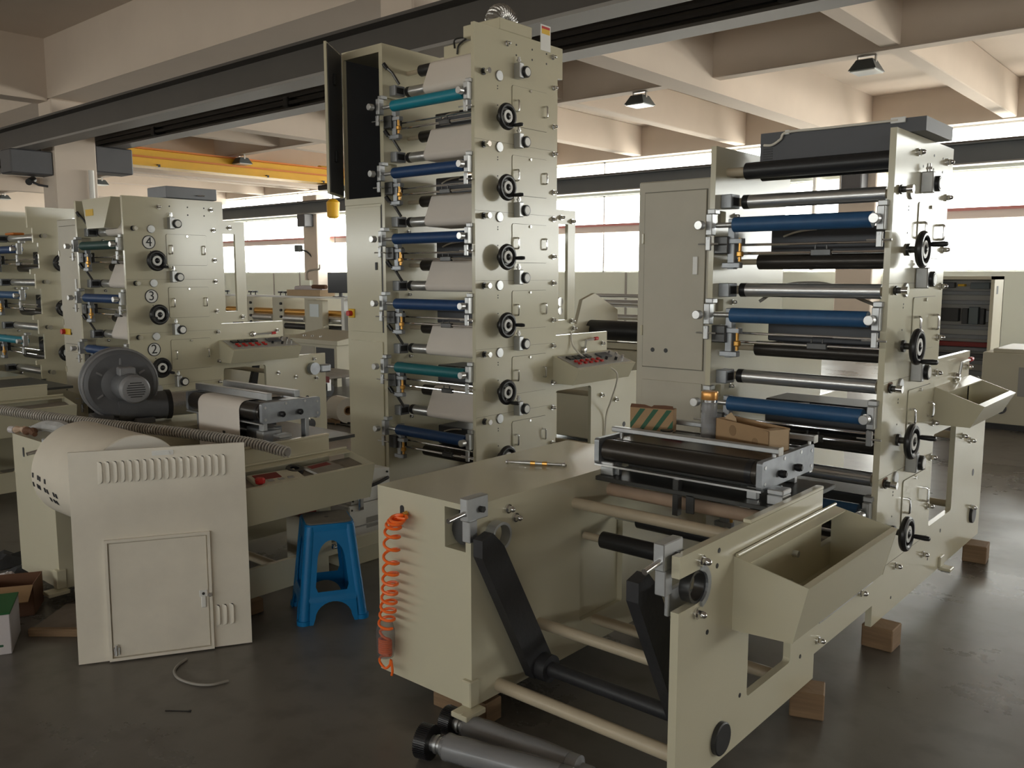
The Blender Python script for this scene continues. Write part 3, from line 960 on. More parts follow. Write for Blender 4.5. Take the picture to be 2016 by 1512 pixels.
    nut(e, Y(-1.52), .782); nut(e, Y(-1.54), .63)
    nut(e, Y(-1.44), .775, -.81); nut(e, Y(-1.40), .735, -.81)
    for y, z in ((-1.47, .55), (-1.41, .785), (-1.42, .74), (-1.24, .265), (-.76, .23), (-.80, .36)):
        hole(e, Y(y), z, .008)
    part('round_cover', MB().lathe((0, Y(-1.375), .178), (1, 0, 0), [(0, .052), (.014, .052), (.017, .048)], 28), 'black_paint', e)
    # parts trough
    y0, y1 = Y(-1.31), Y(-.51)
    sec = [(0, .742), (.236, .694), (.195, .516), (0, .506)]
    t = part('parts_trough', MB().ext([(.2355, .693), (.1945, .5175), (.188, .5175), (.229, .6945)], 'y', y0 + .0052, y1 - .0052), 'beige', e, smooth=0)
    part('trough_end', MB().ext(sec, 'y', y0, y0 + .005), 'beige', t, smooth=0)
    part('trough_end', MB().ext(sec, 'y', y1 - .005, y1), 'beige', t, smooth=0)
    part('trough_floor', MB().ext([(0, .507), (.1875, .5165), (.1875, .521), (0, .512)], 'y', y0 + .0052, y1 - .0052), 'beige', t, smooth=0)
    part('trough_flange', MB().ext([(0, .7425), (.052, .732), (.052, .727), (0, .7375)], 'y', y0 + .0052, y1 - .0052), 'beige', t, smooth=0)
    part('trough_lip', MB().ext([(.2375, .6945), (.218, .6985), (.218, .6935), (.2362, .6895)], 'y', y0 - .0005, y1 + .0005), 'beige', t, smooth=0)
    part('hinge_rod', MB().cyl((.01, y0, .747), (.01, y1, .747), .006, 10), 'beige', t)
    if tray:
        part('tray_floor', MB().ext([(.04, .70), (.222, .665), (.222, .66), (.04, .695)], 'y', y0 + .006, y1 - .006), 'dirty_sheet', t, smooth=0)
    else:
        part('trough_bolt', MB().cyl((.0, Y(-.86), .64), (.02, Y(-.86), .64), .012, 12), 'steel', t)
    part('rail_strip', MB().box(0, .006, Y(-.60), rail_to - .02, .305, .313), 'steel', e)
    nut(e, Y(-.16), .30); nut(e, Y(-.60), .24, 0, .9)
    # bed plate and inspection platen
    part('bed_plate', MB().box(-.81, -PT, Y(-.905), Y(-.42), .783, .80, .002), 'floor_tray', e)
    part('bed_rail', MB().box(-.028, .0, Y(-1.2), Y(-.605), .82, .832, .002), 'beige', e)
    q = lambda y: Y(-.655 + pdy + (y + .655) * psy)
    if not platen:
        return
    pl = part('platen', MB().box(-.80, -.14, q(-.80), q(-.47), .90 + pdz, .938 + pdz, .003), 'dark_steel', e)
    for xx in (-.83, -.135):
        ep = part('end_plate', MB().ext(rrect(q(-.885), q(-.425), .845 + pdz, .948 + pdz, .012), 'x', xx, xx + .022), 'alu_dirty', e, smooth=0)
        if xx > -.5:
            for yy in (-.74, -.60):
                part('wing_knob', MB().lathe((xx + .022, q(yy), .885 + pdz), (1, 0, 0), [(0, .012), (.008, .015), (.02, .015), (.028, .008)], 10).box(xx + .03, xx + .05, q(yy) - .004, q(yy) + .004, .873 + pdz, .899 + pdz, .002), 'black_plastic', ep)
            for yy, zz in ((-.86, .865 + pdz), (-.86, .925 + pdz), (-.45, .865 + pdz), (-.45, .925 + pdz), (-.70, .935 + pdz), (-.55, .935 + pdz)):
                part('screw', MB().cyl((xx + .022, q(yy), zz), (xx + .024, q(yy), zz), .007, 10), 'steel', ep)
    for yy in (-.835, -.475):
        r_ = part('platen_roller', MB().cyl((-.80, q(yy), .897 + pdz), (-.14, q(yy), .897 + pdz), .044, 28), 'anilox', e)
        part('end_collar', MB().cyl((-.185, q(yy), .897 + pdz), (-.16, q(yy), .897 + pdz), .0455, 24), 'black_plastic', r_)
    if not web:
        for yy, nm in ((-.765, 'top_channel'), (-.447, 'top_channel')):
            tch = part(nm, MB().box(-.82, -.10, q(yy) - .016, q(yy) + .016, .962 + pdz, .982 + pdz, .003), 'alu', e)
            part('channel_end', MB().box(-.102, -.097, q(yy) - .018, q(yy) + .018, .956 + pdz, .986 + pdz, .002).box(-.099, -.096, q(yy) - .006, q(yy) + .006, .958 + pdz, .972 + pdz), 'white', tch)
            part('channel_post', MB().cyl((-.78, q(yy), .938 + pdz), (-.78, q(yy), .962 + pdz), .008, 8), 'steel', tch)
            part('channel_post', MB().cyl((-.125, q(yy), .945 + pdz), (-.125, q(yy), .962 + pdz), .008, 8), 'steel', tch)
    else:
        for yy, dx in ((-.78, .0), (-.56, .12)):
            part('top_bar', MB().box(-.84, -.165 , q(yy) - .016, q(yy) + .016, .95 + pdz, .985 + pdz, .002), 'alu', e)
        yc, zc = q(-.835), .897 + pdz
        wp = [(q(-.50), zc + .046)] + [(yc - .046 * math.sin(R(a)), zc + .046 * math.cos(R(a))) for a in (0, 20, 40, 60, 80, 90)] + [(yc - .046, .80), (yc - .045, .62)]
        part('base_block', MB().box(-.36, -.24, q(-.80), q(-.62), .80, .86, .004), 'alu_dirty', e)
        part('base_block', MB().box(-.20, -.14, q(-.86), q(-.72), .80, .865, .004), 'alu', e)
        part('drive_box', MB().box(-.72, -.42, q(-.70), q(-.5), .80, .88, .006), 'black_paint', e)
        part('paper_web', MB().sheet([((-.30, y, z), (-.69, y, z)) for y, z in wp], .001), 'paper', e)
    part('under_rail', MB().box(-.83, -.115, q(-.885), q(-.86), .838 + pdz, .845 + pdz), 'steel', e)
    part('under_rail', MB().box(-.83, -.115, q(-.455), q(-.43), .838 + pdz, .845 + pdz), 'steel', e)
    for xx, yy in ((-.76, -.83), (-.17, -.83), (-.76, -.50), (-.17, -.50)):
        part('support_post', MB().box(xx - .02, xx + .02, q(yy) - .012, q(yy) + .012, .80, .845 + pdz, .002), 'alu', e)
    part('slide_bracket', MB().box(-.46, -.435, q(-.90), q(-.87), .70, .838, .002).box(-.40, -.365, q(-.905), q(-.897), .72, .79, .002), 'dark_steel', e)
    for xx in (-.81, -.10):
        part('slide_clamp', MB().box(xx, xx + .06, Y(-.87), Y(-.80), .80, .835, .003).box(xx, xx + .06, Y(-.87), Y(-.80), .837, .855, .003), 'alu', e)
    part('cross_rod', MB().cyl((-.78, q(-.70), .82), (-.12, q(-.70), .82), .012, 12), 'steel', e)

# ================================================================ presses
BL, NV, TE, CY, GR = 'blue_rubber', 'navy_rubber', 'teal_rubber', 'cyan_rubber', 'green_rubber'

# ---- the short press on the right
m1 = thing('printing_press', 'cream four-colour stack press with bare steel rollers and an empty unwind end', 'printing press', (-1.18, 3.72, 0))
tower(m1, 4, [BL] * 4, False, 2.185, {'ang': [-20, 10, -75, 20], 'desk': False, 'lever': False})
unwinder(m1)
cabinet(m1, 2.05, None, 1.10)
bx = part('dryer_hood', MB().box(-.66, -.03, .17, .56, 2.085, 2.187).box(-.66, .06, .17, .56, 2.187, 2.245), 'box_grey', m1)
for k in range(6):
    part('vent_slot', MB().box(-.645, -.60, .168, .171, 2.115 + k * .011, 2.120 + k * .011), 'black_paint', bx)
part('hood_cable', MB().tube(bez([(-.64, .162, 2.19), (-.60, .16, 2.188), (-.56, .16, 2.21), (-.53, .162, 2.238), (-.35, .162, 2.238), (-.05, .162, 2.238)], 6), .006, 8), 'cable_white', bx)
part('cable_clip', MB().box(-.54, -.52, .158, .17, 2.228, 2.248, .002), 'white_plastic', bx)
part('cable_clip', MB().box(-.08, -.02, .158, .17, 2.226, 2.25, .002), 'white_plastic', bx)
rt = part('top_roller', MB().cyl((-.70, .12, 2.075), (-.04, .12, 2.075), .038, 28), 'black_rubber', m1)
part('roller_shaft', MB().cyl((-.80, .12, 2.075), (-.70, .12, 2.075), .02, 14), 'tube_beige', rt)
lever_handle(m1, 1.08, 1.085, (0, .16, .004), .075)
for k in range(4):
    zb = Z0 + ZP * k
    if k < 2:
        part('plate_slot', MB().ext(rrect(.05, .115, zb + .11, zb + .145, .014), 'x', 0, .0012), 'cardboard_dark', m1, smooth=0)
part('foot_pad', MB().box(.01, .055, 1.01, 1.06, .083, .089), 'steel', m1)
part('air_tube', MB().tube(bez([(-.70, .3, 1.47), (-.60, .35, 1.545), (-.5, .4, 1.56), (-.4, .42, 1.55), (-.3, .45, 1.50), (-.22, .5, 1.46)], 6), .008, 8), 'cable_grey', m1)
part('red_wire', MB().tube(bez([(-.42, .42, 1.555), (-.3, .44, 1.53), (-.2, .46, 1.50), (-.1, .5, 1.49)], 6), .004, 6), 'red', m1)
part('hood_tube', MB().tube(bez([(-.70, .55, 2.16), (-.69, .50, 2.19), (-.66, .46, 2.22), (-.62, .42, 2.235)], 6), .005, 6), 'cable_grey', m1)

# ---- the tall press in the middle
m2 = thing('printing_press', 'tall cream six-colour stack press threaded with white paper and an open cabinet door', 'printing press', (-3.55, 3.78, 0))
tower(m2, 6, [NV, TE, NV, NV, NV, CY], True, 3.03, {'ang': [-60, -80, 0, -5, -40, -45], 'desk': True})
cabinet(m2, 3.05, 2.10, 1.2)
tb_ = part('dryer_hood', MB().box(-.53, -.03, .28, .60, 2.93, 3.03, .005).box(-.30, .0, .22, .52, 3.032, 3.10, .004), 'beige', m2)
dp, dr = [], []
for t in range(0, 61):
    a = math.pi * t / 60
    dp.append((-.12, .30 + .075 - .075 * math.cos(a), 3.10 + .075 * math.sin(a)))
    dr.append(.055 if t % 4 < 2 else .049)
part('flexible_duct', MB().tube(dp, dr, 18), 'foil', m2)
sg = part('sign_plate', MB().box(-.002, .002, .60, .70, 2.985, 3.14, .001), 'white_plastic', m2)
part('sign_band', MB().box(.002, .003, .61, .69, 3.085, 3.115), 'yellow_sign', sg)
part('sign_head', MB().box(.002, .003, .61, .69, 3.115, 3.13), 'red', sg)
part('hood_cable', MB().tube(bez([(-.42, .27, 3.0), (-.40, .25, 3.04), (-.36, .26, 3.05), (-.30, .25, 3.035), (-.38, .265, 3.01), (-.40, .27, 2.96)], 6), .006, 6), 'cable_black', m2)
fr = part('turner_frame', MB().ext([(.775, 1.21), (.98, 1.21), (.98, 2.02), (.775, 2.02)], 'x', -PT, -.002, [[(.80, 1.3), (.90, 1.3), (.90, 1.93), (.80, 1.93)]]), 'beige', m2, smooth=0)
for y, z in ((.82, 1.97), (.94, 1.95), (.94, 1.29), (.96, 1.24)):
    nut(fr, y, z, 0)
part('frame_roller', MB().cyl((-.8, .86, 1.42), (-.03, .86, 1.42), .03, 16).cyl((-.8, .86, 1.36), (-.03, .86, 1.36), .025, 16), 'steel', m2)
lever_handle(m2, 1.07, 1.085, (0, .10, .004), .07)
part('white_cable', MB().tube(bez([(.006, .93, 1.22), (.02, .94, 1.12), (.10, 1.0, 1.03), (.21, 1.12, .97), (.225, 1.17, .90), (.10, 1.28, .72), (.02, 1.34, .60), (.01, 1.34, .42), (.02, 1.30, .30), (.06, 1.2, .20)], 8), .006, 8), 'cable_white', m2)
part('rewind_arm', MB().ext([(.80, .74), (1.40, .90), (1.42, .86), (.83, .69)], 'x', -.60, -.56), 'beige_dark', m2)
part('rewind_disc', MB().cyl((-.50, .88, .62), (-.30, .88, .62), .16, 32), 'green_rubber', m2)

# ---- the numbered press on the left
m3 = thing('printing_press', 'cream stack press with numbered plates two three and four', 'printing press', (-6.5, 3.10, 0))
tower(m3, 4, [NV, NV, NV, GR], True, 2.185, {'ang': [-30, -35, 200, -45], 'desk': True})
cabinet(m3, 2.05, None, .98)
unwinder(m3, tray=True, platen=False)
msw = part('main_switch', MB().box(-1.19, -1.05, .002, .012, 1.10, 1.15, .003), 'yellow_sign', m3)
part('switch_knob', MB().cyl((-1.16, -.025, 1.125), (-1.16, .004, 1.125), .022, 14), 'red', msw)
hd = part('dryer_hood', MB().box(-.78, -.06, .16, .70, 2.10, 2.19, .005).box(-.30, .0, .35, .78, 2.19, 2.28, .005), 'hood_grey', m3)
part('hood_handle', MB().tube([(.003, .60, 2.22), (.02, .60, 2.22), (.02, .66, 2.22), (.003, .66, 2.22)], .005, 6), 'chrome', hd)
hp = part('ink_hopper', MB().ext([(-.72, 2.19), (-.66, 1.96), (-.36, 1.96), (-.22, 2.19)], 'y', .02, .14), 'beige', m3, smooth=0)
ws = part('warning_plate', MB().box(-.66, -.53, .016, .02, 2.06, 2.11), 'yellow_sign', hp)
for k in range(1, 4):
    zb = Z0 + ZP * k
    d = part('number_disc', MB().cyl((0, .19, zb + .02), (.0025, .19, zb + .02), .050, 32), 'white_plastic', m3)
    part('disc_ring', MB().cyl((.0005, .19, zb + .02), (.0035, .19, zb + .02), .052, 32, hole=.046), 'ink_black', d)
    link('numeral', text_mesh(str(k + 1), .10, .0008, 'ink_black'), d, (.0035, .19, zb + .02), (R(90), 0, R(90)))
fr = part('turner_frame', MB().ext([(.775, 1.21), (1.02, 1.21), (1.02, 2.03), (.775, 2.03)], 'x', -PT, -.002, [[(.82, 1.30), (.93, 1.30), (.93, 1.93), (.82, 1.93)]]), 'beige', m3, smooth=0)
for y, z in ((.88, 1.98), (.97, 1.25)):
    nut(fr, y, z, 0)
lever_handle(m3, 1.06, 1.10, (0, .17, .002), 0)
part('rewind_arm', MB().ext([(.80, .74), (1.40, .90), (1.42, .86), (.83, .69)], 'x', -.60, -.56), 'beige_dark', m3)
part('rewind_roller', MB().cyl((-.75, .86, .62), (-.10, .86, .62), .10, 28), 'black_rubber', m3)
part('swing_arm', MB().ext([(1.22, .50), (1.34, .92), (1.38, .92), (1.30, .50)], 'x', -.40, -.36), 'cast_black', m3)
sc_ = part('shaft_clamp', MB().cyl((.0, 1.66, .76), (.05, 1.66, .76), .055, 20).box(-.02, .06, 1.72, 1.83, .72, .79, .01), 'alu_dirty', m3)
nut(m3, 1.68, .845); nut(m3, 1.70, .67)

# ---- the leftmost press, partly out of the picture
m4 = thing('printing_press', 'cream stack press at the edge behind the numbered press', 'printing press', (-8.42, 3.10, 0))
cut = [(0, .1), (1.81, .1), (1.81, .89), (1.365, .89), (1.365, 1.2), (.775, 1.2), (.775, 2.2), (.05, 2.2)]
for k in range(3, -1, -1):
    zb = Z0 + ZP * k
    cut += [(.05, zb + .19), (.09, zb + .19), (.09, zb + .06), (.13, zb + .06), (.13, zb - .17), (.09, zb - .17), (.05, zb - .18)]
cut.append((.05, .1))
part('side_plate', MB().ext(cut[1:], 'x', -PT, 0), 'beige', m4, smooth=0)
part('side_plate', MB().ext(tower_profile(2.2), 'x', -WI, -WI + PT), 'beige', m4, smooth=0)
for k in range(4):
    zb = Z0 + ZP * k
    print_unit(m4, zb, [GR, CY, BL, NV][k], False, lever=False)
    handwheel(m4, .30, zb - .12, 30 + 50 * k)
    pp = part('locating_pin', MB().cyl((0, .16, zb + .12), (.05, .16, zb + .12), .018, 12), 'dark_steel', m4)
    part('pin_head', MB().cyl((.05, .16, zb + .12), (.085, .16, zb + .12), .02, 14), 'chrome', pp)
nut(m4, .45, 2.10)
part('orange_rag', MB().box(-.35, -.15, -.02, .08, 1.955, 1.975, .008), 'orange_rail', m4)
unwinder(m4, tray=True, platen=False)

# ================================================================ the second unwind stand and what lies on it
u2 = thing('unwind_stand', 'cream unwind stand with paper over its platen and a cluttered tray', 'unwind stand', (-3.55, 3.30, -.03))
unwinder(u2, tray=True, rail_to=.30, web=True, psy=.752, pdy=-.091, pdz=.06, low=True)

rl = thing('paper_roll', 'big cream paper roll with dark printed dashes in the unwind stand', 'paper roll', (-3.985, 1.765, .677))
RR = .226
part('roll_body', MB().cyl((-.28, 0, 0), (.275, 0, 0), RR, 64), 'paper_roll', rl)
part('roll_end', MB().cyl((.275, 0, 0), (.277, 0, 0), RR - .004, 64, hole=.045), 'paper_end', rl)
part('core_shaft', MB().cyl((-.31, 0, 0), (.31, 0, 0), .032, 20), 'steel', rl)
def patch(x0, x1, a0, a1):
    pts = []
    for i in range(5):
        a = R(a0 + (a1 - a0) * i / 4)
        pts.append(((x0, -(RR + .0012) * math.cos(a), (RR + .0012) * math.sin(a)), (x1, -(RR + .0012) * math.cos(a), (RR + .0012) * math.sin(a))))
    return MB().sheet(pts, .0008)
for row, (a, xs) in enumerate(((2, (-.268, -.21, -.19, -.135)), (-9, (-.272, -.225, -.205, -.15, -.125, -.06, -.035)), (-22, (-.12, -.085, -.06)))):
    for k, xx in enumerate(xs):
        part('print_mark', patch(xx, xx + .016, a - 3 - k * .8, a + 2.5 - k * .8), 'ink_black', rl)

# blower
b = thing('centrifugal_blower', 'grey centrifugal blower with motor standing on the stand casing', 'blower', (-4.72, 2.18, .79))
b.rotation_euler = (0, 0, R(-14))
cz = .222
part('volute', MB().lathe((-.075, 0, cz), (1, 0, 0), [(0, .12), (.005, .175), (.02, .19), (.12, .19), (.135, .18), (.142, .165), (.138, .15), (.132, .10), (.15, .07)], 44), 'grey_blower', b)
part('rim_flange', MB().torus((.045, 0, cz), (1, 0, 0), .188, .008, 44, 8).torus((-.06, 0, cz), (1, 0, 0), .186, .008, 44, 8), 'grey_blower_light', b)
for k in range(4):
    a = R(30 + 60 * k)
    part('casing_rib', MB().box(.055, .062, .105, .16, -.006, .006, .002).move(Matrix.Translation((0, 0, cz)) @ Matrix.Rotation(a, 4, 'X')), 'grey_blower_light', b)
mo = part('motor', MB().lathe((.06, .02, cz - .005), (1, 0, 0), [(0, .075), (.02, .078), (.14, .075), (.20, .068), (.21, .06)], 28), 'grey_blower', b)
part('fan_cover', MB().lathe((.265, .02, cz - .005), (1, 0, 0), [(0, .074), (.035, .074), (.05, .065), (.054, .05)], 28), 'grey_blower_light', b)
for k in range(7):
    zz = -.036 + k * .012
    hw_ = math.sqrt(max(0, .046 ** 2 - zz ** 2))
    part('grille_slot', MB().box(.3185, .3200, .02 - hw_, .02 + hw_, cz - .005 + zz - .0025, cz - .005 + zz + .0025), 'black_paint', b)
part('terminal_box', MB().box(.10, .19, -.03, .05, cz + .055, cz + .10, .006), 'grey_blower_light', b)
part('outlet', MB().cyl((0, -.02, .085), (0, .24, .085), .078, 24), 'grey_blower', b)
part('outlet_collar', MB().cyl((0, .235, .085), (0, .26, .085), .083, 24), 'black_rubber', b)
part('outlet_duct', MB().cyl((0, .26, .085), (0, .40, .085), .068, 24), 'foil', b)
part('mount_foot', MB().box(-.07, .09, -.15, -.05, 0, .06, .004).box(-.07, .09, .06, .16, 0, .03, .004), 'grey_blower', b)

# long spiral conduit lying across the stand
def spiral(pts, r, pitch, wire):
    P = bez(pts, 30)
    L = [0]
    for i in range(1, len(P)): L.append(L[-1] + (P[i] - P[i - 1]).length)
    tot = L[-1]
    n = int(tot / pitch * 14)
    out = []
    j = 0
    for i in range(n + 1):
        s = tot * i / n
        while j < len(L) - 2 and L[j + 1] < s: j += 1
        t = (s - L[j]) / max(1e-9, L[j + 1] - L[j])
        c = P[j].lerp(P[j + 1], t)
        d = (P[j + 1] - P[j]).normalized()
        a = d.cross(Vector((0, 0, 1))).normalized()
        u = a.cross(d)
        q = 2 * math.pi * s / pitch
        out.append(c + a * (r * math.cos(q)) + u * (r * math.sin(q)))
    return out, P
path = [(-5.45, 1.57, .905), (-5.08, 1.70, .884), (-4.5, 1.915, .853), (-3.95, 2.115, .838), (-3.56, 2.25, .816), (-3.36, 2.315, .788)]
sp_, P_ = spiral(path, .0225, .0165, .003)
t = thing('spiral_conduit', 'long grey spiral conduit lying across the paper roll and the leaning door panel', 'conduit', path[-1])
off = Matrix.Translation(-Vector(path[-1]))
part('spiral_wire', MB().tube(sp_, .0046, 6).move(off), 'spiral', t)
part('inner_tube', MB().tube(P_, .0185, 12).move(off), 'spiral_core', t)

# things in the tray of the stand (its slanted floor)
def tray_z(x, y): return .67 + (.70 - .67) * 0 + (.70 - .035 / .182 * (x + 3.55 - .04)) - .67 - .03
def on_tray(x): return .70 - (.035 / .182) * (x + 3.55 - .04) - .03
sl = R(11)
o = thing('drawing_booklet', 'white instruction booklet lying in the cluttered tray', 'booklet', (-3.425, 2.56, on_tray(-3.425) + .002))
o.rotation_euler = (0, sl, R(8))
part('pages', MB().box(-.055, .055, -.085, .085, 0, .012, .001), 'white', o)
part('cover', MB().box(-.055, .055, -.085, .085, .012, .014), 'dirty_sheet', o)
part('red_print', MB().box(-.045, -.01, -.07, .06, .014, .0145), 'dark_red', o)
o = thing('grey_keypad', 'cream plastic keypad panel lying beside the spiral conduit end', 'keypad', (-3.415, 2.285, on_tray(-3.415) + .002))
o.rotation_euler = (0, sl, R(-8))
part('panel', MB().box(-.065, .065, -.12, .12, 0, .018, .003), 'ivory', o)
part('dark_field', MB().box(-.05, .01, -.10, .02, .018, .02), 'dark_red', o)
for k in range(3):
    part('key', MB().box(.02, .04, -.06 + k * .05, -.03 + k * .05, .018, .022, .002), 'panel_grey', o)
o = thing('tape_ring', 'black tape ring lying on the stand tray', 'tape', (-3.46, 2.415, on_tray(-3.46) + .003))
o.rotation_euler = (0, sl, 0)
part('tape_roll', MB().cyl((0, 0, 0), (0, 0, .022), .042, 28, hole=.022), 'black_rubber', o)
o = thing('red_valve_handle', 'small red valve knob beside the leaning panel top', 'knob', (-3.365, 2.165, on_tray(-3.365) + .003))
part('knob', MB().lathe((0, 0, .02), (0, 0, 1), [(0, .012), (.006, .022), (.022, .024), (.03, .018)], 8), 'red', o)
part('stem', MB().cyl((0, 0, 0), (0, 0, .022), .008, 10), 'steel', o)

# clutter on the far end of the stand casing
o = thing('steel_channel', 'short steel channel lying on the stand casing behind the roll', 'steel bar', (-4.835, 1.93, .79))
o.rotation_euler = (0, 0, R(12))
part('channel', MB().box(-.03, .03, -.18, .08, 0, .006).box(-.03, -.024, -.18, .08, .006, .03).box(.024, .03, -.18, .08, .006, .03), 'alu', o)
o = thing('plastic_wrap_bundle', 'crumpled clear plastic wrap on the stand casing', 'plastic wrap', (-4.56, 1.78, .79))
part('wrap', MB().tube(bez([(-.16, -.06, .03), (-.08, -.02, .05), (0, .02, .045), (.09, .03, .035), (.15, .05, .02)], 6), [.015 + .02 * math.sin(math.pi * i / 24) for i in range(25)], 9), 'clear_wrap', o)
part('rag', MB().tube(bez([(-.18, -.085, .02), (-.1, -.08, .03), (-.04, -.09, .02)], 6), [.016 + .006 * math.sin(i) for i in range(13)], 8), 'cardboard_dark', o)
o = thing('cloth_gloves', 'pink and cream work gloves on the casing edge by the roll', 'gloves', (-4.78, 1.70, .79))
part('glove', MB().tube(bez([(-.05, -.02, .018), (0, 0, .024), (.05, .01, .016)], 6), [.016 + .004 * math.sin(i) for i in range(13)], 8), 'tube_wood', o)
part('cuff', MB().cyl((-.085, -.03, .018), (-.05, -.02, .018), .018, 10), 'white_box', o)

# ================================================================ leaning door panel
pn = thing('leaning_door_panel', 'cream louvred cabinet door panel with small hatch leaning on the stand', 'door panel', (-3.586, 1.425, 0.0))
pn.rotation_euler = (R(-3.6), 0, math.atan2(.865, .502))
PW, PH = .685, .885
slots = [(.115 + i * .0282, .795) for i in range(18)] + [(.548 + i * .0285, .145) for i in range(3)]
LH = .048
sh_ = MB().ext([(0, .006), (PW, .006), (PW, PH), (0, PH)], 'y', 0, .003, [rrect(x - .006, x + .0085, z - LH + .003, z + LH - .003, .006, 3) for x, z in slots])
sh_.box(0, PW, .003, .02, PH - .003, PH).box(0, .003, .003, .02, .006, PH).box(PW - .003, PW, .003, .02, .006, PH)
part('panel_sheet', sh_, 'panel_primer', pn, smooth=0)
part('panel_lining', MB().box(.02, PW - .02, .016, .018, .03, PH - .03), 'box_grey', pn)
def louvre():
    vs, fs = [], []
    n = 14
    for i in range(n + 1):
        t = -1 + 2 * i / n
        hgt = .0105 * math.sqrt(max(0, 1 - abs(t) ** 5))
        xr = -.009 + .0185 * math.sqrt(max(0, 1 - abs(t) ** 7))
        z = t * LH
        for k, (fx, fy) in enumerate(((0, 0), (.35, .55), (.7, .9), (1, 1), (.95, .86), (.0, -.06))):
            vs.append((-.009 + (xr + .009) * fx, -hgt * fy, z))
    for i in range(n):
        for k in range(5):
            fs.append((i * 6 + k, i * 6 + k + 1, i * 6 + 7 + k, i * 6 + 6 + k))
    return MB().add(vs, fs)
for x, z in slots:
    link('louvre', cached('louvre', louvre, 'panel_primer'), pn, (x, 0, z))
lb = part('panel_latch', MB().ext(rrect(.315, .40, .853, .873, .003), 'y', -.004, 0), 'white_plastic', pn, smooth=0)
part('latch_grip', MB().ext(rrect(.33, .385, .857, .869, .0055), 'y', -.009, -.004), 'white', lb)
hx0, hx1, hz0, hz1 = .118, .530, .006, .515
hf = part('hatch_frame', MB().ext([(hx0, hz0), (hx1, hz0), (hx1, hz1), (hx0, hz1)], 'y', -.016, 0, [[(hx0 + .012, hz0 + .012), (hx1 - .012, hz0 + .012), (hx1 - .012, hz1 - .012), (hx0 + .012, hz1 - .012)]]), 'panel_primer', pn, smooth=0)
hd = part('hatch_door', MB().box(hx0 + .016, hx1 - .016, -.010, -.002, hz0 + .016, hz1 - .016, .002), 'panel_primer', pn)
part('hatch_lock', MB().box(.478, .51, -.014, -.010, .235, .265, .002).box(.484, .504, -.018, -.010, .19, .24, .003), 'white_plastic', hd)
part('lock_core', MB().cyl((.494, -.016, .25), (.494, -.012, .25), .006, 10), 'black_paint', hd)
part('lock_stud', MB().cyl((.521, -.028, .245), (.521, -.010, .245), .009, 12), 'chrome', hd)
part('hinge_pin', MB().cyl((.147, -.02, .03), (.147, -.02, .075), .006, 8).box(.135, .16, -.016, -.010, .03, .065, .002), 'chrome', hd)

# ================================================================ blue stool
st = thing('plastic_stool', 'blue plastic stool with a dusty grey seat', 'stool', (-3.30, 2.475, 0), R(61.0))
SH = .462
def half(z): return .108 + (.155 - .108) * (1 - z / SH)
def skirt(side):
    # side panel in (s,z) -> wall of the tapered shell, with arched window and foot arch
    prof = [(-1, .44)]
    prof += [(-1, .13), (-.86, .12), (-.80, .10), (-.78, .0), (-.66, .0)]
    for i in range(13):
        a = math.pi * (1 - i / 12)
        prof.append((.60 * math.cos(a), .03 + .07 * math.sin(a)))
    prof += [(.66, .0), (.78, .0), (.80, .10), (.86, .12), (1, .13), (1, .44)]
    win = []
    for i in range(17):
        a = math.pi * i / 16
        win.append((.56 * math.cos(a), .29 + .09 * math.sin(a)))
    win += [(-.60, .17), (-.52, .145), (.52, .145), (.60, .17)]
    m = MB().ext(prof, 'y', 0, .004, [win])
    M = []
    for (s, d, z) in m.v:
        h_ = half(z)
        out = h_ - d + (.008 if z < .115 else 0)
        p = Vector((s * (h_ - .012), -out, z))
        M.append(tuple(Matrix.Rotation(R(90 * side), 3, 'Z') @ p))
    m.v = M
    return m
for s_ in range(4):
    part('side_apron', skirt(s_), 'stool_blue', st, smooth=30)
for s_ in range(4):
    q = R(45 + 90 * s_)
    pts = []
    rad = []
    for i in range(9):
        z = .004 + (SH - .02) * i / 8
        hh = half(z) - .022
        sgx = 1 if math.cos(q) > 0 else -1
        sgy = 1 if math.sin(q) > 0 else -1
        pts.append((sgx * hh, sgy * hh, z))
        rad.append(.027)
    l = part('leg', MB().tube(pts, rad, 16), 'stool_blue', st)
    part('foot', MB().cyl((pts[0][0], pts[0][1], 0), (pts[0][0], pts[0][1], .02), .034, 18), 'stool_blue', l)
part('seat', MB().ext(rrect(-.113, .113, -.113, .113, .038, 6), 'z', .425, SH - .006), 'stool_blue', st, smooth=30)
se = part('seat_top', MB().ext(rrect(-.104, .104, -.104, .104, .034, 6), 'z', SH - .006, SH), 'stool_dust', st, smooth=30)
part('seat_hole', MB().cyl((0, 0, SH), (0, 0, SH + .0008), .010, 16), 'black_paint', se)

# ================================================================ orange coil hose on the casing of the short press
oh = thing('coiled_air_hose', 'bright orange coiled air hose hanging from the cream casing', 'air hose', (-2.30, 2.055, .14))
ctr = [(-.005, 0, .595), (-.03, -.01, .55), (-.045, -.01, .40), (-.055, -.012, .28), (-.075, -.012, .17)]
P = bez(ctr, 10)
pts = [Vector((0, .03, .60)), Vector((.0, .01, .602)), Vector((-.012, -.005, .59))]
N = 13 * 16
for i in range(N + 1):
    t_ = i / N
    f = t_ * (len(P) - 1)
    j = min(int(f), len(P) - 2)
    c_ = P[j].lerp(P[j + 1], f - j)
    a = 2 * math.pi * i / 16
    pts.append(c_ + Vector((.034 * math.cos(a), .022 * math.sin(a) - .006, .006 * math.sin(a))))
part('coil', MB().tube(pts, .0054, 8), 'orange_hose', oh)
pk = []
for i in range(16 * 7 + 1):
    a = 2 * math.pi * i / 16
    pk.append(Vector((-.085 + .026 * math.cos(a), -.015 + .018 * math.sin(a), .06 + .0080 * i / 16)))
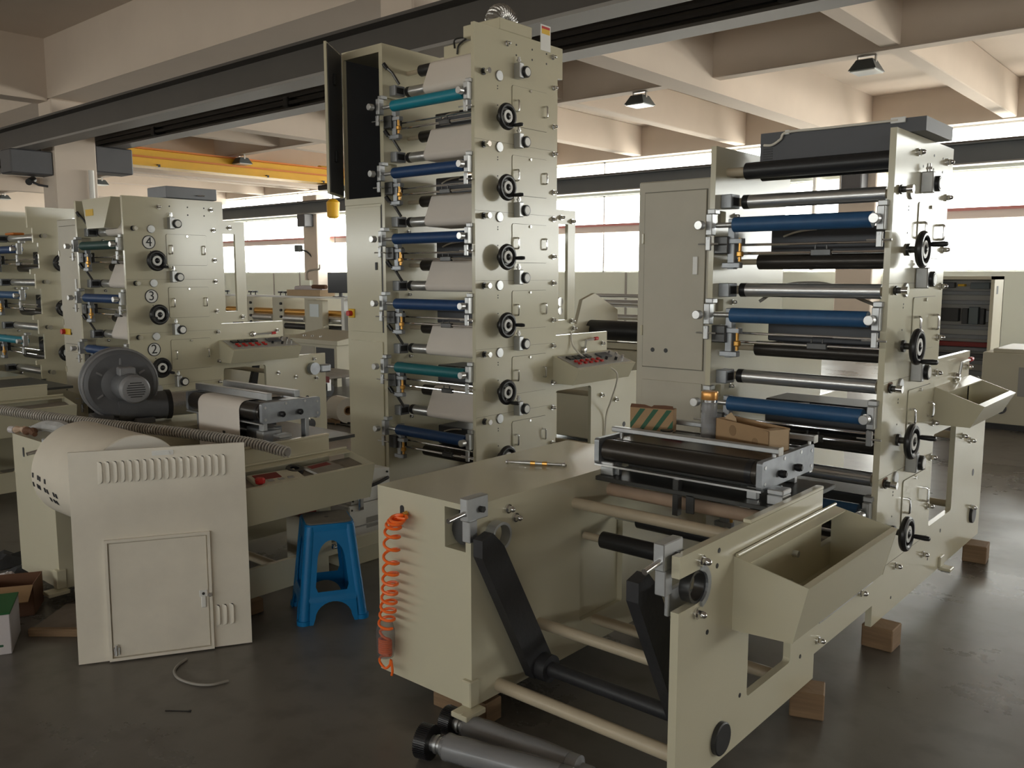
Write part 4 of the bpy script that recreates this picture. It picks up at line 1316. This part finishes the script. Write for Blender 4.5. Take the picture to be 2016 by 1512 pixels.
tail = bez([pts[-1], (-.115, -.01, .14), (-.10, -.015, .125), tuple(pk[-1])], 8)
part('packed_coil', MB().tube(pk, .0050, 8), 'orange_hose', oh)
part('hose_link', MB().tube(tail, .0050, 8), 'orange_hose', oh)
part('hose_tail', MB().tube(bez([tuple(pk[0]), (-.11, -.015, .04), (-.12, -.012, .015), (-.09, -.012, .0), (-.065, -.012, .02), (-.06, -.01, .04), (-.055, -.008, .0), (-.06, -.008, -.02)], 8), .0050, 8), 'orange_hose', oh)
part('plastic_sleeve', MB().lathe((-.085, -.013, .05), (0, 0, 1), [(0, .03), (.03, .034), (.10, .036), (.13, .028)], 14), 'thin_film', oh)
part('hose_fitting', MB().cyl((0, .025, .605), (0, .006, .602), .008, 10), 'brass', oh)

# ================================================================ shafts with gears on the floor
def gear(r, w, n, bore):
    prof = []
    for i in range(n):
        a0 = 2 * math.pi * i / n
        for da, rr in ((0, r), (.42, r), (.55, r - .004), (.95, r - .004)):
            a = a0 + 2 * math.pi / n * da
            prof.append((rr * math.cos(a), rr * math.sin(a)))
    return MB().ext(prof, 'x', 0, w)
for k, (x, y, ang, r, lab) in enumerate(((-2.005, 1.885, 15, .058, 'film-wrapped steel shaft with a large black gear on the floor'), (-2.05, 2.045, 6, .05, 'film-wrapped steel shaft with a smaller black gear by the wood block'))):
    g = thing('gear_shaft', lab, 'gear shaft', (x, y, r + .001), R(ang), 'geared shafts on the floor')
    part('gear', gear(r, .045, 48, .02).move(Matrix.Translation((-.02, 0, 0))), 'black_plastic', g)
    part('journal', MB().cyl((.025, 0, 0), (.07, 0, 0), .026, 20).cyl((.04, 0, 0), (.05, 0, 0), .031, 20), 'alu', g)
    part('shaft_body', MB().lathe((.07, 0, 0), (1, 0, 0), [(0, .026), (.012, .040), (.05, .041), (.06, .039), (.45, .039), (.46, .02), (.5, .02)], 22), 'alu_dirty', g)
    part('film_wrap', MB().lathe((.062, 0, 0), (1, 0, 0), [(0, .032), (.02, .046), (.05, .043), (.10, .046), (.18, .042), (.30, .046), (.42, .042)], 15), 'clear_plastic', g)

# ================================================================ wood blocks and floor litter
WB = [(-1.16, 3.80, 'wood block under the front corner of the press tower', .13, .12, 0),
      (-1.14, 5.33, 'wood block under the rear end of the short press', .12, .14, 6),
      (-1.17, 3.02, 'wood block under the unwind plate of the short press', .12, .12, 20),
      (-2.12, 2.20, 'large wood block under the casing with the orange hose', .26, .09, 2),
      (-1.985, 5.30, 'wood block under the far rear corner of the short press', .12, .14, 0),
      (-1.985, 3.80, 'wood block under the far front corner of the press tower', .12, .12, 0),
      (-3.56, 3.86, 'wood block under the front corner of the tall press', .12, .12, 0),
      (-3.56, 5.4, 'wood block under the rear corner of the tall press', .12, .12, 0),
      (-4.36, 3.86, 'wood block under the cabinet side of the tall press', .12, .12, 0),
      (-4.36, 5.4, 'wood block under the far rear corner of the tall press', .12, .12, 0)]
for x, y, lab, a, b_, rz in WB:
    o = thing('wood_block', lab, 'wood block', (x, y, 0), R(rz), 'wood blocks under the presses')
    part('block', MB().box(-a / 2, a / 2, -b_ / 2, b_ / 2, 0, .0985 if y > 2.5 else .084, .004), 'wood', o)
for x, lab in ((-6.55, 'numbered press'), (-8.47, 'leftmost press')):
    for dx, dy, n_ in ((0, .1, 'front corner'), (-.75, .1, 'cabinet-side front corner'), (0, 1.6, 'rear corner'), (-.75, 1.6, 'cabinet-side rear corner'), (0, -1.1, 'unwind end'), (-.8, -1.1, 'unwind casing')):
        o = thing('wood_block', 'wood block under the %s of the %s' % (n_, lab), 'wood block', (x + dx, 3.1 + dy, 0), 0, 'wood blocks under the presses')
        part('block', MB().box(-.06, .06, -.06, .06, 0, .0985, .004), 'wood', o)
for x, y, n_ in ((-3.58, 2.2, 'operator side'), (-4.4, 2.2, 'casing side')):
    o = thing('wood_block', 'wood block under the %s of the unwind stand' % n_, 'wood block', (x, y, 0), 0, 'wood blocks under the presses')
    part('block', MB().box(-.06, .06, -.06, .06, 0, .0685, .004), 'wood', o)

o = thing('cable_tie', 'short black cable tie lying on the dark floor', 'cable tie', (-2.93, 1.50, 0), R(38))
part('strip', MB().box(-.045, .045, -.003, .003, 0, .003, .001), 'black_plastic', o)
part('tie_head', MB().box(.043, .053, -.005, .005, 0, .005, .001), 'black_plastic', o)
o = thing('thin_hose', 'short grey plastic hose curled on the dark floor', 'hose', (-3.20, 1.66, 0))
part('tube', MB().tube(bez([(-.104, .086, .006), (-.074, .029, .006), (-.028, -.011, .006), (.04, -.028, .006), (.123, -.014, .006), (.184, .027, .006), (.206, .091, .006)], 8), .0055, 8), 'cable_grey', o)

wbx = thing('white_carton', 'white cardboard carton with a green lid on the floor', 'carton', (-4.095, 1.245, 0), R(63))
part('carton_body', MB().box(-.12, .12, -.13, .13, 0, .175, .003), 'white_box', wbx)
part('carton_lid', MB().box(-.122, .122, -.132, .132, .175, .183, .002), 'green_box', wbx)
part('printed_logo', MB().ext(rrect(-.06, .0, .03, .05, .008), 'y', -.1308, -.13).ext(rrect(.01, .09, .035, .045, .004), 'y', -.1308, -.13), 'carton_green', wbx)
bf = thing('brown_carton', 'open brown cardboard carton with a raised flap behind the white carton', 'carton', (-4.46, 1.46, 0), R(58))
part('carton_body', MB().box(-.14, .14, -.10, .10, 0, .004).box(-.14, -.135, -.10, .10, 0, .15).box(.135, .14, -.10, .10, 0, .15).box(-.14, .14, -.10, -.095, 0, .15).box(-.14, .14, .095, .10, 0, .15), 'cardboard_dark', bf)
part('carton_flap', MB().box(-.14, .14, -.004, 0, 0, .12).move(Matrix.Translation((0, -.10, .15)) @ Matrix.Rotation(R(110), 4, 'X')), 'cardboard', bf)
sh = thing('plywood_sheet', 'dusty thin plywood sheet lying on the floor by the leaning panel', 'sheet', (-4.02, 1.70, .0), R(40))
part('sheet', MB().box(-.24, .26, -.17, .17, 0, .012, .002), 'trash', sh)
part('batten', MB().box(-.22, .24, -.20, -.172, 0, .035, .003), 'wood', sh)
for k, (x, y, sx, sy, m_, lab) in enumerate(((-3.92, 2.35, .20, .26, 'dark_trash', 'dark rags heaped on the floor inside the unwind stand'), (-4.95, 1.80, .16, .10, 'dark_trash', 'black plastic rag on the floor beside the stand casing'), (-5.25, 1.72, .14, .12, 'dark_trash', 'dark crumpled rag on the floor at the edge'), (-4.9, 1.62, .07, .05, 'white_box', 'crumpled white paper scrap on the floor by the casing'), (-4.55, 1.60, .05, .035, 'cardboard_light', 'small cream paper scrap beside the brown carton'))):
    o = thing('floor_scrap', lab, 'scrap', (x, y, 0), k * 1.1)
    m_b = MB()
    n = 10
    vs = [(0, 0, .05)]
    for ring, (rr, zz) in enumerate(((.35, .045), (.7, .035), (1, .004))):
        for i in range(n):
            a = 2 * math.pi * i / n
            q = 1 + random.uniform(-.25, .25)
            vs.append((sx * rr * q * math.cos(a), sy * rr * q * math.sin(a), zz * random.uniform(.6, 1.2)))
    fs = [(0, 1 + i, 1 + (i + 1) % n) for i in range(n)]
    for ring in range(2):
        for i in range(n):
            fs.append((1 + ring * n + i, 1 + (ring + 1) * n + i, 1 + (ring + 1) * n + (i + 1) % n, 1 + ring * n + (i + 1) % n))
    part('crumple', m_b.add(vs, fs), m_, o, smooth=20)

# ================================================================ things lying on the short press
PZ = .9385
c = thing('striped_carton', 'small brown carton with green diagonal stripes standing on the platen', 'carton', (-1.95, 3.165, PZ), R(14))
part('carton_body', MB().box(-.095, .095, 0, .05, 0, .098, .002), 'cardboard', c)
part('torn_flap', MB().ext([(-.095, .098), (.095, .098), (.093, .112), (.06, .114), (.01, .112), (.0, .104), (-.03, .112), (-.09, .113)], 'y', 0, .002), 'cardboard_dark', c)
for i in range(4):
    x0 = -.112 + i * .058
    pts_ = []
    for (x, z) in ((x0, .004), (x0 + .02, .004), (x0 + .085, .094), (x0 + .062, .094)):
        pts_.append((x, z))
    # clip the stripe to the face
    cl = []
    for (x, z) in pts_: cl.append((min(max(x, -.094), .094), z if -.094 <= x <= .094 else (z + (1 if x < 0 else -1) * (abs(x) - .094) * 1.4)))
    part('stripe', MB().ext(cl, 'y', -.0008, 0), 'carton_green', c, smooth=0)
o = thing('white_bowl', 'small white cup with a black rim on the platen', 'cup', (-1.835, 3.10, PZ))
part('cup', MB().lathe((0, 0, 0), (0, 0, 1), [(0, .012), (.005, .016), (.016, .024), (.022, .0255)], 18), 'white', o)
part('rim', MB().cyl((0, 0, .022), (0, 0, .027), .0265, 18), 'black_plastic', o)
bo = thing('water_bottle', 'clear glass water bottle with an orange metal lid on the platen', 'bottle', (-1.70, 3.205, PZ))
part('bottle_body', MB().lathe((0, 0, 0), (0, 0, 1), [(0, .030), (.006, .032), (.13, .032), (.14, .030), (.145, .028)], 24), 'clear_plastic', bo)
part('neck_ring', MB().cyl((0, 0, .145), (0, 0, .155), .031, 24), 'chrome', bo)
part('lid', MB().lathe((0, 0, .155), (0, 0, 1), [(0, .033), (.002, .034), (.03, .034), (.034, .032)], 24), 'copper_lid', bo)
ob = thing('open_carton', 'open stained brown cardboard box lying across the platen', 'carton', (-1.485, 3.145, PZ), math.atan2(-.129, .287))
part('carton_body', MB().box(-.155, .155, -.05, -.046, 0, .09).box(-.155, .155, .046, .05, 0, .09).box(-.155, -.151, -.05, .05, 0, .09).box(-.155, .155, -.05, .05, 0, .004), 'cardboard', ob)
part('carton_end', MB().box(.151, .155, -.05, .05, 0, .085).box(.115, .157, -.05, .05, .083, .087), 'cardboard_light', ob)
part('paper_scrap', MB().ext([(-.15, .05), (-.06, .05), (-.07, .098), (-.10, .118), (-.13, .10)], 'y', -.02, -.018), 'cardboard_light', ob)
part('stain', MB().ext(circ(-.05, .055, .022, 12), 'y', -.0505, -.05).ext(circ(.08, .03, .018, 12), 'y', -.0505, -.05), 'card_stain', ob, smooth=0)
kf = thing('red_cutter', 'dark red cutter knife lying beside the bottle', 'knife', (-1.78, 3.06, PZ), R(-12))
part('grip', MB().box(-.06, .05, -.009, .009, 0, .014, .004), 'dark_red', kf)
part('blade', MB().box(.05, .08, -.007, .007, .005, .007), 'steel', kf)
for k, (x, y, a, lab) in enumerate(((-2.235, 2.735, 26, 'steel expanding chuck rod lying on the cream casing'), (-2.21, 2.765, 18, 'thin steel rods lying beside the chuck rod'))):
    o = thing('chuck_rod', lab, 'rod', (x, y, .82), R(a))
    if k == 0:
        part('rod', MB().lathe((-.125, 0, .009), (1, 0, 0), [(0, .008), (.006, .009), (.012, .005), (.03, .0045), (.06, .008), (.16, .008), (.19, .0045), (.235, .0045), (.24, .009), (.25, .008)], 12), 'steel', o)
        part('collar', MB().cyl((-.02, 0, .009), (.0, 0, .009), .0088, 10).cyl((.03, 0, .009), (.05, 0, .009), .0088, 10), 'brass', o)
    else:
        for q in range(3):
            part('rod', MB().cyl((-.10, .012 * q, .004), (.09, .006 * q + .004, .004), .0035, 8), 'steel', o)

# ================================================================ white tool case behind the stool
tc_ = thing('tool_case', 'white metal tool case with two latches and a black strap handle', 'tool case', (-3.86, 3.12, 0.0))
part('case_body', MB().box(-.13, .13, -.17, .17, .10, .335, .006), 'white', tc_)
part('case_lid', MB().ext([(-.15, .34), (.13, .34), (.13, .505), (-.12, .54)], 'x', -.11, .125), 'white', tc_, smooth=0)
part('case_stand', MB().box(-.15, .15, -.22, .22, 0, .098, .004), 'beige', tc_)
for y in (-.09, .07):
    l = part('case_latch', MB().box(.125, .142, y - .018, y + .018, .30, .385, .004), 'chrome', tc_)
    part('latch_loop', MB().box(.142, .148, y - .011, y + .011, .32, .40, .003), 'steel', l)
part('strap_handle', MB().tube(bez([(.127, -.12, .425), (.145, -.10, .425), (.15, 0, .435), (.145, .09, .452), (.127, .115, .45)], 6), .010, 8), 'black_rubber', tc_)
part('case_plate', MB().box(.13, .132, -.05, .06, .19, .25, .002), 'panel_grey', tc_)
for y, z in ((-.14, .36), (.115, .36), (-.135, .49), (.11, .485), (-.15, .31), (.15, .31), (.15, .13), (-.15, .13)):
    part('rivet', MB().cyl((.124, y, z), (.132, y, z), .006, 8), 'cable_black', tc_)
o = thing('red_tin', 'dark red tin on a cream plinth behind the stool seat', 'box', (-3.92, 2.80, 0), 0)
part('tin', MB().box(-.06, .06, -.06, .06, .30, .40, .005), 'dark_red', o)
part('tin_lid', MB().box(-.062, .062, -.062, .062, .40, .412, .004), 'dark_red', o)
part('tin_plinth', MB().box(-.07, .07, -.08, .08, 0, .299, .004), 'beige_dark', o)

# ================================================================ background machines and furniture
def bg_station(e, x, y=0.0, zt=1.22):
    part('station_frame', MB().ext([(-.42, .58), (.30, .58), (.36, .78), (.30, zt), (-.42, zt)], 'x', x - .02, x + .30), 'ivory', e, smooth=0)
    for k in range(4):
        part('adjust_knob', MB().cyl((x + .24, -.42, zt - .10 - k * .11), (x + .24, -.45, zt - .10 - k * .11), .022, 10), 'black_plastic', e)
    for dx in (.05, .20):
        part('screw_knob', MB().cyl((x + dx, -.3, zt), (x + dx, -.3, zt + .08), .01, 8).cyl((x + dx, -.3, zt + .07), (x + dx, -.3, zt + .10), .045, 12), 'black_plastic', e)
lf = thing('inline_press', 'long low cream inline press with orange rollers standing before the windows', 'printing press', (-13.1, 9.0, 0))
for x in (-2.35, -1.45, -.55, .35, 1.25):
    bg_station(lf, x)
part('top_rail', MB().box(-2.4, 3.2, -.36, -.24, 1.22, 1.25), 'white', lf)
for x0, x1 in ((-2.05, -1.47), (-1.15, -.57), (-.25, .33), (.65, 1.23), (1.55, 2.2)):
    part('ink_roller', MB().cyl((x0, -.36, .985), (x1, -.36, .985), .05, 16), 'brass', lf)
    part('steel_roller', MB().cyl((x0, -.40, .88), (x1, -.40, .88), .055, 16), 'steel', lf)
    part('lower_roller', MB().cyl((x0, -.38, .75), (x1, -.38, .75), .05, 16), 'black_rubber', lf)
part('base', MB().box(-2.5, 2.2, -.46, .46, .08, .60, .01), 'ivory', lf)
for x in (-2.3, 2.0):
    for y in (-.38, .38):
        part('leveling_foot', MB().cyl((x, y, 0), (x, y, .08), .05, 12), 'black_paint', lf)
part('desk', MB().box(-.40, .55, -.72, -.47, .58, .70, .01), 'ivory', lf)
pc = part('touch_console', MB().box(1.55, 1.93, -.60, -.47, .62, 1.2, .01), 'ivory', lf)
part('console_screen', MB().box(1.62, 1.85, -.606, -.60, .94, 1.14), 'lamp_lens', pc)
part('white_post', MB().box(2.28, 2.35, -.5, -.43, .0, 1.24), 'white', lf)
part('dark_unit', MB().box(2.40, 2.8, -.45, .0, .6, 1.05, .01), 'box_grey', lf)

o = thing('cardboard_tray', 'shallow cardboard tray of rags lying on the inline press', 'carton', (-12.0, 9.0, 1.252))
part('tray', MB().box(-.45, .45, -.35, -.05, 0, .10, .004), 'cardboard_light', o)
part('rags', MB().tube(bez([(-.4, -.2, .12), (-.2, -.16, .13), (.1, -.2, .125), (.3, -.16, .12)], 6), .04, 8), 'white_box', o)
part('dark_cloth', MB().cyl((.1, -.22, .15), (.42, -.2, .15), .035, 10), 'cardboard_dark', o)
mn = thing('computer_monitor', 'black flat computer monitor standing on the workbench by the windows', 'monitor', (-11.1, 8.7, 1.252))
mn.rotation_euler = (0, 0, R(25))
part('screen', MB().box(-.2, .2, -.02, .02, .06, .38, .006), 'screen', mn)
part('stand', MB().cyl((0, .03, 0), (0, .03, .1), .03, 10).box(-.1, .1, -.05, .1, 0, .012), 'black_plastic', mn)
wb = thing('control_desk', 'cream control desk with sloped top before the inline press', 'desk', (-10.75, 8.05, 0))
part('desk_body', MB().box(-.35, .75, -.3, .3, .16, .60, .01), 'ivory', wb)
part('recess', MB().box(.28, .70, -.302, -.2995, .2, .55), 'black_paint', wb)
part('desk_top', MB().ext([(-.32, .60), (.32, .60), (.32, .76), (-.32, .66)], 'x', -.45, .8), 'ivory', wb, smooth=0)
part('leg', MB().box(-.33, -.25, -.28, -.2, 0, .16), 'ivory', wb)
part('leg', MB().box(.65, .73, -.28, -.2, 0, .16), 'ivory', wb)
part('leg', MB().box(-.33, -.25, .2, .28, 0, .16), 'ivory', wb)
part('leg', MB().box(.65, .73, .2, .28, 0, .16), 'ivory', wb)
part('door_panel', MB().box(-.22, .24, -.305, -.3, .19, .56), 'beige_dark', wb)
for z_, xk in ((.70, -.2), (.71, .0), (.72, .2)):
    part('desk_button', MB().cyl((xk, -.15, .685), (xk, -.15, .705), .025, 10), 'chrome', wb)

tr = thing('flat_trolley', 'low flat trolley on castor wheels behind the numbered press', 'trolley', (-9.75, 7.35, 0), R(0))
part('deck', MB().box(-.55, .55, -.35, .35, .24, .28, .01), 'dirty_sheet', tr)
part('deck_edge', MB().box(-.56, .56, -.36, -.35, .20, .28), 'dark_red', tr)
for x in (-.42, .42):
    for y in (-.28, .28):
        w_ = part('castor', MB().cyl((x - .025, y, .09), (x + .025, y, .09), .09, 18), 'black_rubber', tr)
        part('fork', MB().box(x - .04, x - .028, y - .03, y + .03, .08, .24).box(x + .028, x + .04, y - .03, y + .03, .08, .24), 'steel', w_)
fr_ = thing('floor_paper_roll', 'small white paper roll standing on its edge on the floor behind the presses', 'paper roll', (-7.55, 5.93, .14), R(-12))
part('roll', MB().cyl((-.17, 0, 0), (.11, 0, 0), .138, 36, hole=.05), 'paper_end', fr_)
part('core', MB().cyl((-.17, 0, 0), (.112, 0, 0), .05, 24, hole=.036), 'cardboard', fr_)
part('wedge', MB().box(-.1, .1, -.15, -.09, -.14, -.10, .004), 'wood', fr_)
ck = thing('black_cable_loop', 'black cable coiled on the floor beside the small paper roll', 'cable', (-7.3, 5.85, 0))
part('cable', MB().tube(bez([(-.15, .05, .008), (.05, .12, .008), (.2, .06, .008), (.15, -.08, .008), (-.1, -.06, .008), (-.3, -.1, .008)], 8), .009, 6), 'cable_black', ck)

# slitter-like machine behind the tall press, with a large black drum
sm = thing('winding_machine', 'cream winding machine with large black drum behind the tall press', 'winding machine', (-4.6, 6.9, 0))
part('base', MB().box(-.9, .55, -.30, .9, .06, .92, .01), 'ivory', sm)
part('drum', MB().cyl((-.55, .05, 1.07), (.75, .05, 1.07), .095, 32), 'black_rubber', sm)
part('side_frame', MB().ext([(-.2, .92), (.5, .92), (.5, 1.25), (.1, 1.42), (-.1, 1.36), (-.2, 1.1)], 'x', -.42, -.38), 'ivory', sm, smooth=0)
part('side_frame', MB().ext([(.5, .92), (1.2, .92), (1.2, 1.40), (.9, 1.44), (.5, 1.3)], 'x', .0, .05), 'ivory', sm, smooth=0)
part('frame_bar', MB().cyl((-.9, .8, 1.38), (.05, .8, 1.38), .02, 12).cyl((-.9, .8, 1.30), (.05, .8, 1.30), .04, 16).cyl((-.9, .75, 1.16), (.08, .75, 1.16), .03, 14), 'steel', sm)
part('cover_plate', MB().ext([(-.28, .92), (.06, .92), (.02, 1.10), (-.28, 1.14)], 'x', -.36, -.34), 'ivory', sm, smooth=0)
part('guard', MB().box(-.05, .75, -.25, -.2, .93, .98), 'ivory', sm)
part('lower_black_roll', MB().cyl((-.2, -.12, .95), (.75, -.12, .95), .03, 14), 'black_rubber', sm)  # thin black rubber roll below the drum
hb = part('handwheel', MB().torus((.26, -.34, .58), (0, 1, 0), .10, .02, 28, 8), 'black_plastic', sm)
part('wheel_dial', MB().cyl((.26, -.30, .58), (.26, -.345, .58), .082, 24, hole=.035), 'white', sm)
part('wheel_hub', MB().cyl((.26, -.30, .58), (.26, -.36, .58), .034, 16), 'black_plastic', sm)
part('cable_coil', MB().torus((-.15, .78, 1.52), (.3, 1, 0), .085, .022, 22, 6), 'cable_black', sm)
for x in (-.8, .45):
    for y in (-.2, .8):
        part('foot', MB().cyl((x, y, 0), (x, y, .06), .04, 10), 'black_paint', sm)

# electrical cabinet without door on the far right
ec = thing('open_switch_cabinet', 'tall cream switch cabinet without door showing dark electrical rows', 'cabinet', (-2.9, 12.0, 0))
part('cabinet_shell', MB().box(-.40, -.37, 0, .5, 0, 1.58).box(.30, .34, 0, .5, 0, 1.58).box(-.40, .34, 0, .5, 1.54, 1.58).box(-.40, .34, .47, .5, 0, 1.58).box(-.40, .34, 0, .5, 0, .08), 'ivory', ec)
part('mounting_plate', MB().box(-.36, .29, .40, .42, .08, 1.54), 'panel_grey', ec)
for z in (1.34, 1.22, .90, .78, .62, .46, .32):
    part('cable_duct', MB().box(-.36, .29, .33, .40, z, z + .05, .004), 'hood_grey', ec)
for k, (x, z, w_, h_, m_) in enumerate(((-.33, 1.43, .14, .07, 'box_grey'), (-.15, 1.45, .08, .03, 'yellow_sign'), (.0, 1.42, .22, .08, 'lamp_grey'), (-.34, 1.0, .22, .17, 'black_paint'), (-.08, .97, .07, .2, 'black_paint'), (.0, .97, .11, .22, 'lamp_grey'), (.13, .97, .05, .2, 'black_paint'), (.2, 1.0, .08, .15, 'hood_grey'), (-.34, .68, .6, .06, 'dark_red'), (-.34, .54, .6, .05, 'box_grey'))):
    part('electrical_module', MB().box(x, x + w_, .30, .40, z, z + h_, .004), m_, ec)
part('side_slot', MB().box(.339, .342, .12, .2, 1.36, 1.46), 'black_paint', ec)
rm = thing('machine_guard', 'cream sheet metal machine guard with round cover at the far right', 'machine', (-2.05, 10.4, 0))
part('guard_body', MB().box(-.17, 1.3, -.3, .6, .06, .80, .006).box(-.08, 1.3, -.28, .6, .80, .84, .006).box(.20, 1.3, -.26, .6, .84, .88, .006), 'ivory', rm)
part('inset_panel', MB().box(.17, .5, -.304, -.3, .36, .66, .002), 'panel_grey', rm)
part('round_cover', MB().cyl((.03, -.3, .22), (.03, -.32, .22), .055, 20), 'box_grey', rm)
part('skid', MB().box(-.15, 1.28, -.28, -.2, 0, .06).box(-.15, 1.28, .5, .58, 0, .06), 'black_paint', rm)
cbh = thing('cable_heap', 'heap of black cable beside the far machine guard', 'cable', (-2.52, 10.3, 0))
for k in range(5):
    part('cable_turn', MB().torus((.02 * k, 0, .10 + .09 * k), (.2 * math.sin(k), .2, 1), .16 - .01 * k, .05, 20, 7), 'cable_black', cbh)

# camera on the near column
sc2 = thing('security_camera', 'small dark camera on a bracket at the concrete column', 'camera', (-15.60, 6.2, 3.08))
part('arm', MB().tube([(0, 0, -.02), (-.06, -.12, .0), (-.14, -.2, .06)], .018, 8), 'box_grey', sc2)
part('body', MB().cyl((-.10, -.26, .04), (-.22, -.14, .10), .055, 14), 'black_paint', sc2)
# wall floodlight with cable on the far column
wf = thing('column_floodlight', 'small flood lamp with curved cable on the far column', 'flood lamp', (-26.3, 19.38, 2.0))
part('lamp_head', MB().box(-.62, -.36, -.3, -.1, .42, .66, .02), 'lamp_grey', wf)
part('lamp_arm', MB().tube(bez([(-.4, -.15, .5), (-.1, -.1, .4), (.05, 0, .2), (0, 0, .1)], 6), .03, 8), 'cable_black', wf)
part('conduit', MB().tube(bez([(.5, -.02, -.05), (.5, -.05, -.2), (.2, -.05, -.22), (-.2, -.05, -.3), (-.25, -.05, -.6)], 6), .035, 8), 'cable_grey', wf)
eb = thing('wall_switch_box', 'pale green switch box on the far column', 'switch box', (-26.45, 19.36, .95))
part('box', MB().box(-.2, .25, -.16, .0, 0, .45, .01), 'wall_green', eb)
part('gland', MB().cyl((0, -.08, .45), (0, -.08, .5), .04, 10), 'cable_grey', eb)
# conduit on the near column
pc2 = thing('column_conduit', 'white conduit pipe running down the concrete column', 'pipe', (-15.2, 6.75, 0))
part('pipe', MB().cyl((0, 0, 0), (0, 0, 3.34), .045, 10), 'white', pc2)
part('pipe_clip', MB().box(-.1, .06, -.05, .05, 2.6, 2.66), 'steel', pc2)
